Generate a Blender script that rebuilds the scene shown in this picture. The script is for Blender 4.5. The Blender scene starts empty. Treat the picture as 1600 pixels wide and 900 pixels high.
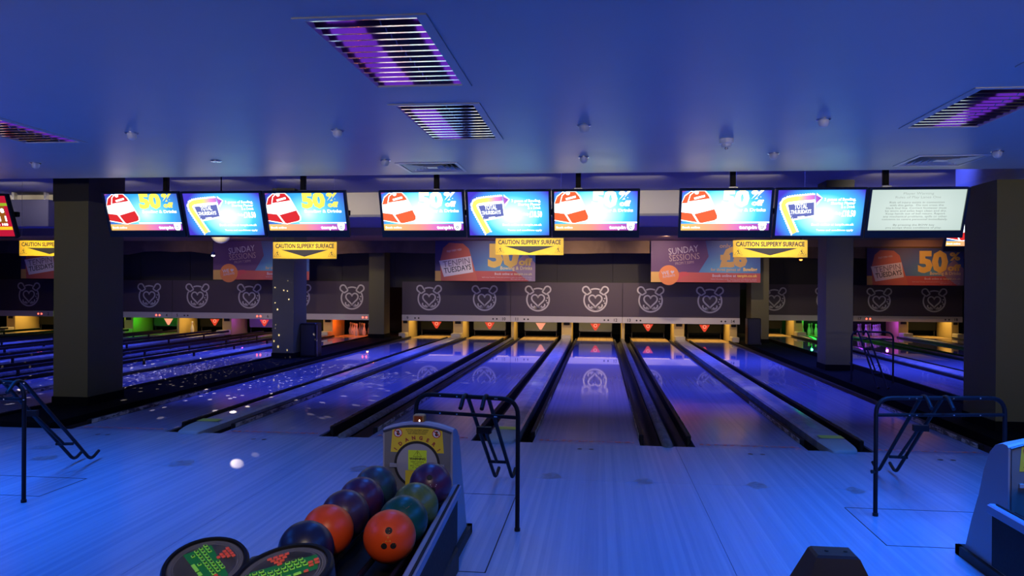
import bpy, bmesh, math, random
from mathutils import Vector, Matrix, Euler
random.seed(7)
S = bpy.context.scene
C = S.collection
PI = math.pi
R = math.radians

# ------------------------------------------------------------------ camera
cam = bpy.data.cameras.new('camera')
cam.sensor_width = 36.0
cam.lens = 36.0 * 1204.0 / 1600.0
cam.clip_start = 0.05
cam.clip_end = 200
co = bpy.data.objects.new('camera', cam)
C.objects.link(co)
co.matrix_world = (Matrix.Translation((0, 0, 1.54)) @ Matrix.Rotation(R(6.5), 4, 'Z')
                   @ Matrix.Rotation(PI / 2 - .0016, 4, 'X') @ Matrix.Rotation(.0065, 4, 'Z'))
S.camera = co
# ------------------------------------------------------------------ world and exposure
w = bpy.data.worlds.new('world')
S.world = w
w.use_nodes = True
w.node_tree.nodes['Background'].inputs[0].default_value = (.10, .16, .5, 1)
w.node_tree.nodes['Background'].inputs[1].default_value = .02
S.view_settings.view_transform = 'Standard'
S.view_settings.look = 'None'
S.view_settings.gamma = 1
S.view_settings.use_curve_mapping = False
S.view_settings.exposure = 0.0


# ------------------------------------------------------------------ lamps
def area(name, loc, tgt, sx, sy, col, power, spread=180):
    l = bpy.data.lights.new(name, 'AREA')
    l.shape = 'RECTANGLE'
    l.size = sx
    l.size_y = sy
    l.color = col
    l.energy = power
    l.spread = R(spread)
    o = bpy.data.objects.new(name, l)
    o.location = loc
    d = Vector(tgt) - Vector(loc)
    o.rotation_euler = d.to_track_quat('-Z', 'Y').to_euler()
    C.objects.link(o)
    return o


def spot(name, loc, tgt, col, power, deg, blend=.6, rad=.04):
    l = bpy.data.lights.new(name, 'SPOT')
    l.color = col
    l.energy = power
    l.spot_size = R(deg)
    l.spot_blend = blend
    l.shadow_soft_size = rad
    o = bpy.data.objects.new(name, l)
    o.location = loc
    d = Vector(tgt) - Vector(loc)
    o.rotation_euler = d.to_track_quat('-Z', 'Y').to_euler()
    C.objects.link(o)
    return o


def point(name, loc, col, power, rad=.03):
    l = bpy.data.lights.new(name, 'POINT')
    l.color = col
    l.energy = power
    l.shadow_soft_size = rad
    o = bpy.data.objects.new(name, l)
    o.location = loc
    C.objects.link(o)
    return o


UV = (.010, .165, .95)
UVP = (.055, .09, 1.0)
# ultraviolet strips in the low ceiling behind the view
for x in (-4.46, 2.42):
    area('uv_strip', (x, 1.6, 2.69), (x, 1.6, 0), .5, 1.1, UV, 38)
# ultraviolet lamps inside the louvred fittings
for x, y, p in ((-1.04, 3.8, 3), (-1.06, 5.4, 14), (2.42, 5.27, 54), (2.42, 3.69, 72), (-4.46, 5.3, 48), (-4.46, 3.7, 56), (-7.9, 4.5, 55), (5.9, 4.5, 60)):
    area('louvre_lamp', (x, y, 2.69), (x, y, 0), .46, 1.0, UV, p, 125)
# ultraviolet washers in the raised void over the lanes
for x in (-15, -10, -5, -1, 3):
    area('lane_washer', (x, 9.6, 3.46), (x, 12.5, 0), 3.2, .6, UVP, 120, 96)
for x in (6.5, 10):
    area('lane_washer', (x, 15.4, 3.46), (x, 15.6, 0), 2.6, .6, UVP, 150, 120)
for x in (-14, -9.5, -4.6, -.9, 2.6):
    area('lane_washer', (x, 16.6, 2.97), (x, 16.7, 0), 3.6, .5, UVP, 130, 128)
# warm spots in the void aimed at the cream bulkhead and at the masking
for x in (-13.5, -11.5, -9.5, -7.5, -5.5, -3.5, -1.5, .5, 2.5, 5.2, 7.2):
    area('bulkhead_lamp', (x, 13.6, 3.42), (x, 15.9, 3.18), 1.2, .06, (1, .86, .64), 5, 70)
for x, p in ((-3.0, 210), (-.6, 480), (1.6, 350), (3.6, 200), (-7.6, 120), (-11.5, 40), (-15.5, 40)):
    spot('masking_spot', (x, 18.9, 2.8), (x, 22.5, 1.2), (1, .72, .5), p, 80, 1)
spot('poster_fill', (-9.6, 18.95, 2.55), (-9.5, 20.8, 2.2), (1, .74, .5), 22, 95, 1)  # unseen fill added to lift the dim left Sunday poster
spot('masking_spot', (9.3, 22.2, 2.8), (9.3, 24.2, 2.1), (1, .45, .18), 70, 75, 1)


# dim warm-white fill added behind the viewer for upright faces
for x in (-7, -2.5, 2, 6.5):
    area('front_fill', (x, -3.6, 1.9), (x - .6, 12, 2.55), 2.0, .5, (1, .84, .56), 8, 36)

for a, b in (((-5.6, 9.4, 3.4), (-6.42, 15.1, 1.1)), ((3.3, 9.4, 3.4), (4.33, 14.6, 1.1))):  # warm fill added in the void to offset blue on the middle columns
    spot('column_fill', a, b, (1, .82, .42), 100, 15, .8)
# unseen narrow strips added in the void to brighten the hanging signs
for x in (-3.955, -.915, 2.125, -7.66):
    area('sign_fill', (x, 8.7, 3.2), (x, 10, 2.05), .85, .08, (1, .88, .6), 1.9, 16)
# warm fill spot added near the viewer to brighten balls and hood
spot('rack_fill', (-.5, .4, 2.6), (-1.0, 2.95, .6), (1, .80, .58), 120, 34, .7, .08)


# ------------------------------------------------------------------ materials
MC = {}


def nt(name):
    m = bpy.data.materials.new(name)
    m.use_nodes = True
    return m, m.node_tree.nodes, m.node_tree.links, m.node_tree.nodes['Principled BSDF']


def mat(name, col, rough=.5, metal=0., emit=None, es=0., spec=.5, bump=0., bscale=60., coat=0.):
    if name in MC:
        return MC[name]
    m, n, l, b = nt(name)
    b.inputs['Base Color'].default_value = (*col, 1)
    b.inputs['Roughness'].default_value = rough
    b.inputs['Metallic'].default_value = metal
    b.inputs['Specular IOR Level'].default_value = spec
    b.inputs['Coat Weight'].default_value = coat
    if emit:
        b.inputs['Emission Color'].default_value = (*emit, 1)
        b.inputs['Emission Strength'].default_value = es
    tc = n.new('ShaderNodeTexCoord')
    no = n.new('ShaderNodeTexNoise')
    no.inputs['Scale'].default_value = bscale
    no.inputs['Detail'].default_value = 3
    l.new(tc.outputs['Object'], no.inputs['Vector'])
    if not emit:
        mr = n.new('ShaderNodeMapRange')
        mr.inputs['To Min'].default_value = max(0, rough - .06)
        mr.inputs['To Max'].default_value = min(1, rough + .06)
        l.new(no.outputs['Fac'], mr.inputs['Value'])
        l.new(mr.outputs['Result'], b.inputs['Roughness'])
    if bump:
        bp = n.new('ShaderNodeBump')
        bp.inputs['Strength'].default_value = bump
        bp.inputs['Distance'].default_value = .004
        l.new(no.outputs['Fac'], bp.inputs['Height'])
        l.new(bp.outputs['Normal'], b.inputs['Normal'])
    MC[name] = m
    return m


def glow(name, col, s):
    """an unlit, light-giving print colour for backlit screens"""
    return mat(name, (0, 0, 0), .3, emit=col, es=s, spec=.2)


def ramp_node(n, stops):
    r = n.new('ShaderNodeValToRGB')
    e = r.color_ramp.elements
    while len(e) < len(stops):
        e.new(.5)
    for i, (p, c) in enumerate(stops):
        e[i].position = p
        e[i].color = (*c, 1)
    return r


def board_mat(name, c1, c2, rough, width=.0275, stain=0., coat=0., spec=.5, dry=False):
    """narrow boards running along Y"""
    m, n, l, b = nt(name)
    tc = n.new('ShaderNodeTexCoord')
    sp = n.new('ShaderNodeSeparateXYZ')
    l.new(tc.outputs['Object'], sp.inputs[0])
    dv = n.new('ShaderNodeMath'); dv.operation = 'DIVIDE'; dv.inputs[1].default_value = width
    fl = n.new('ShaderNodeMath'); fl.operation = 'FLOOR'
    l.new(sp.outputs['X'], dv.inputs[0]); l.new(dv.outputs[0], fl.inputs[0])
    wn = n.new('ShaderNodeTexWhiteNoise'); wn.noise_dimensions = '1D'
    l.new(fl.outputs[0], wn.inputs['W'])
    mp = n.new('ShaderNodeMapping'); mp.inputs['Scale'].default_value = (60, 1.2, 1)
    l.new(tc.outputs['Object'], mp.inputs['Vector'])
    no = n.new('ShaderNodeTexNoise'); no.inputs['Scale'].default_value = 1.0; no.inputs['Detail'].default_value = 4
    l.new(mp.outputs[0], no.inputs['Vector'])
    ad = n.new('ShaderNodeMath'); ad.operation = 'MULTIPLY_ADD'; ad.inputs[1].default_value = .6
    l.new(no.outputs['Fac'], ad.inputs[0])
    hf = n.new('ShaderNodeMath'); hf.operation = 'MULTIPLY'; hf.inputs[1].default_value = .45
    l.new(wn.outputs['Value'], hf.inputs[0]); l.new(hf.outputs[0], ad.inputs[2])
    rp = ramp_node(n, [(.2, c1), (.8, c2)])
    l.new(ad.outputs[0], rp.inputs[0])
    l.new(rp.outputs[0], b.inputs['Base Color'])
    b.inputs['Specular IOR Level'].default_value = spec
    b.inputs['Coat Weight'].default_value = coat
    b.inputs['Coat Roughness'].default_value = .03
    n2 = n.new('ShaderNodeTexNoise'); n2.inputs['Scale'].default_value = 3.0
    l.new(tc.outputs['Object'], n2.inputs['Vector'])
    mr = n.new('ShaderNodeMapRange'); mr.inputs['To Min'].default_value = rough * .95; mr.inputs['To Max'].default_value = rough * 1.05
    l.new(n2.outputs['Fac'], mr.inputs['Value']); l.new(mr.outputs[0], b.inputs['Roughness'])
    if dry:   # the first metres behind the foul line carry no oil and are duller
        d1 = n.new('ShaderNodeMapRange'); d1.interpolation_type = 'SMOOTHSTEP'
        d1.inputs['From Min'].default_value = 2.2; d1.inputs['From Max'].default_value = 4.6
        d1.inputs['To Min'].default_value = .13; d1.inputs['To Max'].default_value = rough
        l.new(sp.outputs['Y'], d1.inputs['Value']); l.new(d1.outputs[0], b.inputs['Roughness'])
    MC[name] = m
    return m


def mottle_mat(name, c1, c2, scale, rough=.5, spec=.5, stretch=(1, 1, 1), coat=0., lo=.4, hi=.6):
    if name in MC:
        return MC[name]
    m, n, l, b = nt(name)
    tc = n.new('ShaderNodeTexCoord')
    mp = n.new('ShaderNodeMapping'); mp.inputs['Scale'].default_value = stretch
    l.new(tc.outputs['Object'], mp.inputs['Vector'])
    no = n.new('ShaderNodeTexNoise'); no.inputs['Scale'].default_value = scale; no.inputs['Detail'].default_value = 5
    no.inputs['Distortion'].default_value = .8
    l.new(mp.outputs[0], no.inputs['Vector'])
    rp = ramp_node(n, [(lo, c1), (hi, c2)])
    l.new(no.outputs['Fac'], rp.inputs[0]); l.new(rp.outputs[0], b.inputs['Base Color'])
    b.inputs['Roughness'].default_value = rough
    b.inputs['Specular IOR Level'].default_value = spec
    b.inputs['Coat Weight'].default_value = coat
    MC[name] = m
    return m


def grad_mat(name, stops, centre=None, radius=(1, 1), axis=None, span=(0, 1), es=1., emissive=True):
    """printed gradient: radial (centre, radius in local X and Z) or linear along X"""
    m, n, l, b = nt(name)
    tc = n.new('ShaderNodeTexCoord')
    sp = n.new('ShaderNodeSeparateXYZ')
    l.new(tc.outputs['Object'], sp.inputs[0])

    def mad(sock, mul, add):
        k = n.new('ShaderNodeMath'); k.operation = 'MULTIPLY_ADD'
        l.new(sock, k.inputs[0]); k.inputs[1].default_value = mul; k.inputs[2].default_value = add
        return k.outputs[0]
    if centre:
        cv = n.new('ShaderNodeCombineXYZ')
        l.new(mad(sp.outputs['X'], 1 / radius[0], -centre[0] / radius[0]), cv.inputs[0])
        l.new(mad(sp.outputs['Z'], 1 / radius[1], -centre[1] / radius[1]), cv.inputs[1])
        ln = n.new('ShaderNodeVectorMath'); ln.operation = 'LENGTH'
        l.new(cv.outputs[0], ln.inputs[0]); f = ln.outputs['Value']
    else:
        f = mad(sp.outputs[axis or 'X'], 1 / (span[1] - span[0]), -span[0] / (span[1] - span[0]))
    rp = ramp_node(n, stops)
    l.new(f, rp.inputs[0])
    if emissive:
        b.inputs['Base Color'].default_value = (0, 0, 0, 1)
        l.new(rp.outputs[0], b.inputs['Emission Color'])
        b.inputs['Emission Strength'].default_value = es
        b.inputs['Roughness'].default_value = .3
    else:
        l.new(rp.outputs[0], b.inputs['Base Color'])
        b.inputs['Roughness'].default_value = .55
    MC[name] = m
    return m


# ------------------------------------------------------------------ mesh builder
class MB:
    def __init__(s):
        s.v = []; s.f = []; s.smooth = False

    def add(s, vs, fs):
        o = len(s.v)
        s.v += [tuple(p) for p in vs]
        s.f += [tuple(i + o for i in q) for q in fs]
        return s

    def box(s, x0, x1, y0, y1, z0, z1):
        vs = [(x, y, z) for x in (x0, x1) for y in (y0, y1) for z in (z0, z1)]
        return s.add(vs, [(0, 1, 3, 2), (4, 6, 7, 5), (0, 4, 5, 1), (2, 3, 7, 6), (0, 2, 6, 4), (1, 5, 7, 3)])

    def bbox(s, x0, x1, y0, y1, z0, z1, b=.006):
        """box with chamfered vertical edges and top"""
        def ring(i, z):
            return [(x0 + i + b, y0 + i, z), (x1 - i - b, y0 + i, z), (x1 - i, y0 + i + b, z), (x1 - i, y1 - i - b, z),
                    (x1 - i - b, y1 - i, z), (x0 + i + b, y1 - i, z), (x0 + i, y1 - i - b, z), (x0 + i, y0 + i + b, z)]
        vs = ring(b, z0) + ring(0, z0 + b) + ring(0, z1 - b) + ring(b, z1)
        fs = [tuple(range(7, -1, -1)), tuple(range(24, 32))]
        for k in range(3):
            for i in range(8):
                j = (i + 1) % 8
                fs.append((k * 8 + i, k * 8 + j, k * 8 + 8 + j, k * 8 + 8 + i))
        return s.add(vs, fs)

    def tube(s, pts, r, n=10, caps=True):
        pts = [Vector(p) for p in pts]
        rr = r if isinstance(r, (list, tuple)) else [r] * len(pts)
        vs = []; fs = []
        up = None
        for i, p in enumerate(pts):
            a = pts[max(i - 1, 0)]; b = pts[min(i + 1, len(pts) - 1)]
            t = (b - a).normalized()
            if up is None:
                up = t.orthogonal().normalized()
            else:
                up = (up - t * up.dot(t)).normalized()
            q = t.cross(up)
            for k in range(n):
                an = 2 * PI * k / n
                vs.append(p + (up * math.cos(an) + q * math.sin(an)) * rr[i])
        for i in range(len(pts) - 1):
            for k in range(n):
                j = (k + 1) % n
                fs.append((i * n + k, i * n + j, i * n + n + j, i * n + n + k))
        if caps:
            fs.append(tuple(range(n - 1, -1, -1)))
            e = (len(pts) - 1) * n
            fs.append(tuple(range(e, e + n)))
        s.smooth = True
        return s.add(vs, fs)

    def lathe(s, prof, n=24, c=(0, 0, 0)):
        vs = []; fs = []
        for r, z in prof:
            for k in range(n):
                a = 2 * PI * k / n
                vs.append((c[0] + r * math.cos(a), c[1] + r * math.sin(a), c[2] + z))
        for i in range(len(prof) - 1):
            for k in range(n):
                j = (k + 1) % n
                fs.append((i * n + k, i * n + j, i * n + n + j, i * n + n + k))
        if prof[0][0] > 1e-5:
            fs.append(tuple(range(n - 1, -1, -1)))
        if prof[-1][0] > 1e-5:
            e = (len(prof) - 1) * n
            fs.append(tuple(range(e, e + n)))
        s.smooth = True
        return s.add(vs, fs)

    # flat things in the local X/Z plane, facing -Y; w = distance towards -Y
    def poly(s, pts, w=0.):
        return s.add([(x, -w, z) for x, z in pts], [tuple(range(len(pts)))])

    def rect(s, x0, x1, z0, z1, w=0.):
        return s.poly([(x0, z0), (x1, z0), (x1, z1), (x0, z1)], w)

    def disc(s, cx, cz, r, w=0., n=24, rz=None):
        return s.poly([(cx + r * math.cos(2 * PI * k / n), cz + (rz or r) * math.sin(2 * PI * k / n)) for k in range(n)], w)

    def plate(s, pts, w0, w1):
        n = len(pts)
        vs = [(x, -w0, z) for x, z in pts] + [(x, -w1, z) for x, z in pts]
        fs = [tuple(range(n, 2 * n)), tuple(range(n - 1, -1, -1))]
        for i in range(n):
            j = (i + 1) % n
            fs.append((i, j, n + j, n + i))
        return s.add(vs, fs)

    def stroke(s, pts, t, w=0., closed=False):
        P = [Vector(p) for p in pts]
        n = len(P)
        vs = []
        for i, p in enumerate(P):
            a = P[(i - 1) % n] if (closed or i > 0) else p
            b = P[(i + 1) % n] if (closed or i < n - 1) else p
            d = (b - a)
            d = d.normalized() if d.length > 1e-9 else Vector((1, 0))
            q = Vector((-d.y, d.x)) * t / 2
            vs += [(p.x + q.x, -w, p.y + q.y), (p.x - q.x, -w, p.y - q.y)]
        fs = []
        for i in range(n if closed else n - 1):
            j = (i + 1) % n
            fs.append((2 * i, 2 * i + 1, 2 * j + 1, 2 * j))
        return s.add(vs, fs)

    def arc(s, cx, cz, r, a0, a1, t, w=0., n=20):
        return s.stroke([(cx + r * math.cos(R(a0 + (a1 - a0) * k / n)), cz + r * math.sin(R(a0 + (a1 - a0) * k / n)))
                         for k in range(n + 1)], t, w)

    def ring(s, cx, cz, r, t, w=0., n=28):
        return s.stroke([(cx + r * math.cos(2 * PI * k / n), cz + r * math.sin(2 * PI * k / n)) for k in range(n)], t, w, True)

    def text(s, st, x, z, h, w=0., al='L', bold=0., sx=1., rot=0., width=None, shear=0.):
        vs, fs, wd = glyphs(st, bold, shear)
        k = h / .7
        kx = k * sx
        if width:
            kx = width / max(wd, .01)
        off = {'L': 0, 'C': -wd / 2, 'R': -wd}[al]
        c, sn = math.cos(R(rot)), math.sin(R(rot))
        out = []
        for a, b in vs:
            px, pz = (a + off) * kx, b * k
            out.append((x + px * c - pz * sn, -w, z + px * sn + pz * c))
        return s.add(out, fs)

    def xf(s, m):
        s.v = [tuple(m @ Vector(p)) for p in s.v]
        return s

    def build(s, name, mt, parent=None, kind=None):
        me = bpy.data.meshes.new(name)
        me.from_pydata(s.v, [], s.f)
        me.validate()
        bm = bmesh.new(); bm.from_mesh(me)
        flat = max((abs(v.co.y - bm.verts[:][0].co.y) for v in bm.verts), default=0) < 1e-6 if len(bm.verts) else False
        if not flat:
            bmesh.ops.recalc_face_normals(bm, faces=bm.faces)
        bm.to_mesh(me); bm.free()
        me.materials.append(mt)
        if s.smooth:
            me.shade_smooth()
            if hasattr(me, 'set_sharp_from_angle'):
                me.set_sharp_from_angle(angle=R(40))
        o = bpy.data.objects.new(name, me)
        C.objects.link(o)
        if parent:
            o.parent = parent
        if kind:
            o['kind'] = kind
        return o


GC = {}


def glyphs(st, bold=0., shear=0.):
    key = (st, bold, shear)
    if key not in GC:
        cu = bpy.data.curves.new('t', 'FONT')
        cu.body = st; cu.resolution_u = 2; cu.offset = bold; cu.shear = shear; cu.size = 1
        ob = bpy.data.objects.new('t', cu)
        C.objects.link(ob)
        dg = bpy.context.evaluated_depsgraph_get()
        me = bpy.data.meshes.new_from_object(ob.evaluated_get(dg))
        vs = [(v.co.x, v.co.y) for v in me.vertices]
        fs = [tuple(p.vertices) for p in me.polygons if p.normal.z > -.5 or True]
        bpy.data.objects.remove(ob); bpy.data.curves.remove(cu); bpy.data.meshes.remove(me)
        x0 = min([a for a, b in vs], default=0)
        vs = [(a - x0, b) for a, b in vs]
        GC[key] = (vs, fs, max([a for a, b in vs], default=1))
    return GC[key]


def thing(name, label, cat, loc=(0, 0, 0), rot=(0, 0, 0), group=None):
    o = bpy.data.objects.new(name, None)
    o.empty_display_size = .1
    o.location = loc; o.rotation_euler = rot
    C.objects.link(o)
    return tag(o, label, cat, group)


def tag(o, label, cat, group=None):
    o['label'] = label; o['category'] = cat
    if group:
        o['group'] = group
    return o


KIDS = {}


def copy_tree(o, label, loc=None, rot=None, group=None):
    def rec(a, par):
        c = a.copy(); C.objects.link(c); c.parent = par
        for ch in list(a.children):
            rec(ch, c)
        return c
    r = rec(o, None)
    r['label'] = label
    if group:
        r['group'] = group
    if loc is not None:
        r.location = loc
    if rot is not None:
        r.rotation_euler = rot
    return r


def struct(name, mb, mt, parent=None):
    return mb.build(name, mt, parent, None if parent else 'structure')


# ------------------------------------------------------------------ palette
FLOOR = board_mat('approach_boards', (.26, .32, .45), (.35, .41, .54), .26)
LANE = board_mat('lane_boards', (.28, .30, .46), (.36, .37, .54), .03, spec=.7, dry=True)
DECK = board_mat('maple_deck', (.62, .40, .13), (.80, .55, .22), .25)
BLACK = mat('black_matt', (.008, .008, .010), .6)
GUTTER = mat('gutter_black', (.005, .005, .005), .5, spec=.25)
RAILB = mat('bumper_black', (.006, .006, .006), .55, spec=.25)
CEIL = mat('ceiling_paint', (.50, .50, .52), .42, spec=.3, bump=.06, bscale=3)
CREAM = mat('cream_paint', (.62, .58, .50), .7)
SOFFIT = mat('soffit_paint', (.26, .26, .30), .7)
TAN = mat('tan_board', (.34, .20, .12), .7)
FASCIA = mottle_mat('dim_fabric', (.15, .095, .055), (.22, .14, .08), 1.2, .9)
COLM = mat('column_grey', (.130, .118, .040), .62, bump=.15, bscale=120)
PLASTIC = mat('black_plastic', (.007, .007, .008), .4, spec=.3)
POWDER = mat('black_powder_coat', (.006, .006, .010), .55, spec=.2)
STEEL = mat('bright_steel', (.75, .75, .78), .25, 1.)
GREYP = mat('grey_plastic', (.30, .30, .34), .45)
WHITEP = mat('white_plastic', (.78, .76, .70), .4)
FROST = mat('frosted_dome', (.62, .62, .64), .3)

# ------------------------------------------------------------------ lane layout
lanes = {}
NW = 'zero one two three four five six seven eight nine ten eleven twelve thirteen fourteen fifteen sixteen seventeen eighteen'.split()
for k, (od, ev) in enumerate(((9, 10), (11, 12), (13, 14))):
    lanes[od] = (.93 + 3.25 * (k - 2) + .525, 0.)
    lanes[ev] = (-.65 + 3.25 * (k - 1) + .525, 0.)
for n_, c in ((8, -7.41), (7, -9.07), (6, -10.65), (5, -12.32), (4, -13.90), (3, -15.57), (2, -17.95), (1, -19.6)):
    lanes[n_] = (c, 0.)
for n_, c in ((15, 5.60), (16, 7.26), (17, 8.84), (18, 10.50)):
    lanes[n_] = (c, 3.2)
FOUL = 7.6
XS = 4.72      # where the right-hand block of lanes is set back

# ------------------------------------------------------------------ floor
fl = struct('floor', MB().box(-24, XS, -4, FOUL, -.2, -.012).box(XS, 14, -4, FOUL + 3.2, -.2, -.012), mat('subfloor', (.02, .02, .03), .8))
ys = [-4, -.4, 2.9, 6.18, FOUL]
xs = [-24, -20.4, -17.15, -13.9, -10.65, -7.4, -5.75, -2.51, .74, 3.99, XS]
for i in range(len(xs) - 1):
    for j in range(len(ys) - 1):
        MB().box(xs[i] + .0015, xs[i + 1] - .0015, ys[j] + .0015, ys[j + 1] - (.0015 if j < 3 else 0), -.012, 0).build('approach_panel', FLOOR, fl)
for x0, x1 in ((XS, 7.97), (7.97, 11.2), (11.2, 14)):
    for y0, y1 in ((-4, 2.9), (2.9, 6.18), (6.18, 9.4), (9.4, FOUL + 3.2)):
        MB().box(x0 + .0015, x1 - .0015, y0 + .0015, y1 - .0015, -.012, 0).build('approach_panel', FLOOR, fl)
SEAM = mat('seam_dark', (.006, .006, .012), .7)


def outline(x0, x1, y0, y1, t=.007):
    m = MB()
    for a, b, c, d in ((x0, x1, y0, y0 + t), (x0, x1, y1 - t, y1), (x0, x0 + t, y0, y1), (x1 - t, x1, y0, y1)):
        m.box(a, b, c, d, -.004, .0012)
    m.build('hatch_seam', SEAM, fl)


outline(-1.62, -.60, 4.1, 5.66)
outline(1.72, 2.75, 4.85, 5.66)
outline(-5.0, -4.02, 5.15, 5.68)
STAIN = mottle_mat('worn_marker', (.20, .18, .20), (.28, .30, .38), 14, .4)
DOT = mat('inlaid_dot', (.015, .013, .02), .5)
for x, y, rx, ry in ((-.39, 6.28, .085, .10), (.36, 6.2, .07, .10), (1.23, 6.2, .07, .11), (1.95, 6.15, .06, .10), (-3.57, 6.28, .10, .13),
                     (-2.0, 6.3, .08, .1), (-4.86, 6.3, .1, .1), (2.95, 6.15, .06, .09), (-5.2, 6.7, .08, .08)):
    MB().xf(Matrix()).add([(x + rx * math.cos(2 * PI * k / 14) * (1 + .25 * math.sin(3 * k)), y + ry * math.sin(2 * PI * k / 14) * (1 + .2 * math.cos(2 * k)), .0011) for k in range(14)],
                          [tuple(range(14))]).build('worn_marker', STAIN, fl)
for n_ in (9, 10, 11, 12, 13, 14):
    cx = lanes[n_][0]
    for dx in (-.055, .055):
        MB().add([(cx + dx + .024 * math.cos(2 * PI * k / 12), 7.36 + .032 * math.sin(2 * PI * k / 12), .0011) for k in range(12)],
                 [tuple(range(12))]).build('inlaid_dot', DOT, fl)

# pit under the lanes, dark islands, back of the house
struct('floor_pit', MB().box(-24, XS, FOUL, 28, -.4, -.14).box(XS, 14, FOUL + 3.2, 28, -.4, -.14), BLACK)
struct('trim_1', MB().box(-6.62, -5.83, FOUL + .02, 23.9, -.14, .055), mat('island_carpet', (.004, .004, .004), .9, spec=.1))
struct('trim_2', MB().box(3.92, XS - .02, FOUL + .02, 26, -.14, .055), MC['island_carpet'])
struct('trim_3', MB().box(-17.1, -16.35, FOUL + .02, 23.9, -.14, .055), MC['island_carpet'])

# ------------------------------------------------------------------ shell
struct('wall_left', MB().box(-24.2, -24, -4, 28, -.2, 3.8), mat('dark_wall', (.03, .03, .04), .8))
struct('wall_right', MB().box(14, 14.2, -4, 28, -.2, 3.8), MC['dark_wall'])
struct('wall_front', MB().box(-24, 14, -4.2, -4, -.2, 3.8), mat('lobby_wall', (.20, .20, .26), .8))
struct('wall_back', MB().box(-24, 14, 28, 28.2, -.2, 3.8), BLACK)

# low ceiling with real openings for the louvres and diffusers
holes = [(-1.34, -.74, 3.21, 4.40), (-1.36, -.76, 4.80, 6.01), (2.13, 2.71, 4.69, 5.84), (2.13, 2.71, 3.10, 4.27), (-4.75, -4.17, 4.72, 5.88)]
diffs = [(-1.93, -1.33, 7.09, 7.68), (2.73, 3.33, 7.02, 7.62)]


def slab_with_holes(x0, x1, y0, y1, z0, z1, hs):
    m = MB()
    gx = sorted({x0, x1, *[h[0] for h in hs], *[h[1] for h in hs]})
    gy = sorted({y0, y1, *[h[2] for h in hs], *[h[3] for h in hs]})
    for i in range(len(gx) - 1):
        run = None
        for j in range(len(gy) - 1):
            cx, cy = (gx[i] + gx[i + 1]) / 2, (gy[j] + gy[j + 1]) / 2
            solid = not any(h[0] < cx < h[1] and h[2] < cy < h[3] for h in hs)
            if solid and run is None:
                run = gy[j]
            if not solid and run is not None:
                m.box(gx[i], gx[i + 1], run, gy[j], z0, z1); run = None
        if run is not None:
            m.box(gx[i], gx[i + 1], run, gy[-1], z0, z1)
    return m


struct('ceiling', slab_with_holes(-24, 4.35, -4, 7.86, 2.70, 2.82, holes + diffs).box(4.35, 14, -4, 10.06, 2.70, 2.82), CEIL)
struct('trim_4', MB().box(-24, 4.35, 7.80, 7.86, 2.82, 3.6).box(4.35, 14, 10.0, 10.06, 2.82, 3.6).box(4.35, 4.41, 7.86, 10.0, 2.82, 3.6), CREAM)
GREYC = mat('void_grey', (.20, .20, .22), .8)
for x0, x1, d, ya in ((-24, 4.35, 0., 7.86), (4.35, 14, 5.2, 10.06)):
    struct('ceiling_void', MB().box(x0, x1, ya, 15.98, 3.52, 3.66), GREYC)
    struct('trim_bulkhead', MB().box(x0, x1, 15.9, 15.98, 3.05, 3.52), CREAM)
    struct('ceiling_soffit', MB().box(x0, x1, 15.9, 18.86 + d, 3.0, 3.05), SOFFIT)
    struct('trim_step', MB().box(x0, x1, 18.8 + d, 18.88 + d, 2.86, 3.0), TAN)
    struct('ceiling_rear', MB().box(x0, x1, 18.8 + d, max(22.9, 26.1 if d else 0), 2.80, 2.86), TAN)
# fabric fascia with a slightly sagging hem
for x0, x1, d in ((-24, 4.3, 0.), (4.3, 14, 3.2)):
    m = MB(); n = 60
    vs = []
    for k in range(n + 1):
        x = x0 + (x1 - x0) * k / n
        sag = .05 * math.sin(x * 1.9) + .03 * math.sin(x * 4.3 + 1)
        if x > -7:
            sag *= .15
        vs += [(x, 21.0 + d, 2.82), (x, 21.0 + d, 2.46 + sag), (x, 21.04 + d, 2.82), (x, 21.04 + d, 2.46 + sag)]
    fs = []
    for k in range(n):
        a = 4 * k
        fs += [(a, a + 1, a + 5, a + 4), (a + 2, a + 6, a + 7, a + 3), (a + 1, a + 3, a + 7, a + 5)]
    m.add(vs, fs)
    struct('trim_fascia', m, FASCIA)
RW = mat('rear_panel_grey', (.045, .042, .040), .7)
for x0, x1, y in ((-24, 4.3, 22.62), (4.3, 14, 25.82)):
    b = struct('wall_rear', MB().box(x0, x1, y + .03, y + .06, 1.5, 2.86), BLACK)
    x = x0
    while x < x1 - .1:
        e = min(x + 1.625, x1)
        MB().box(x + .006, e - .006, y, y + .03, 1.5, 2.85).build('panel', RW, b)
        x = e

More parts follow.
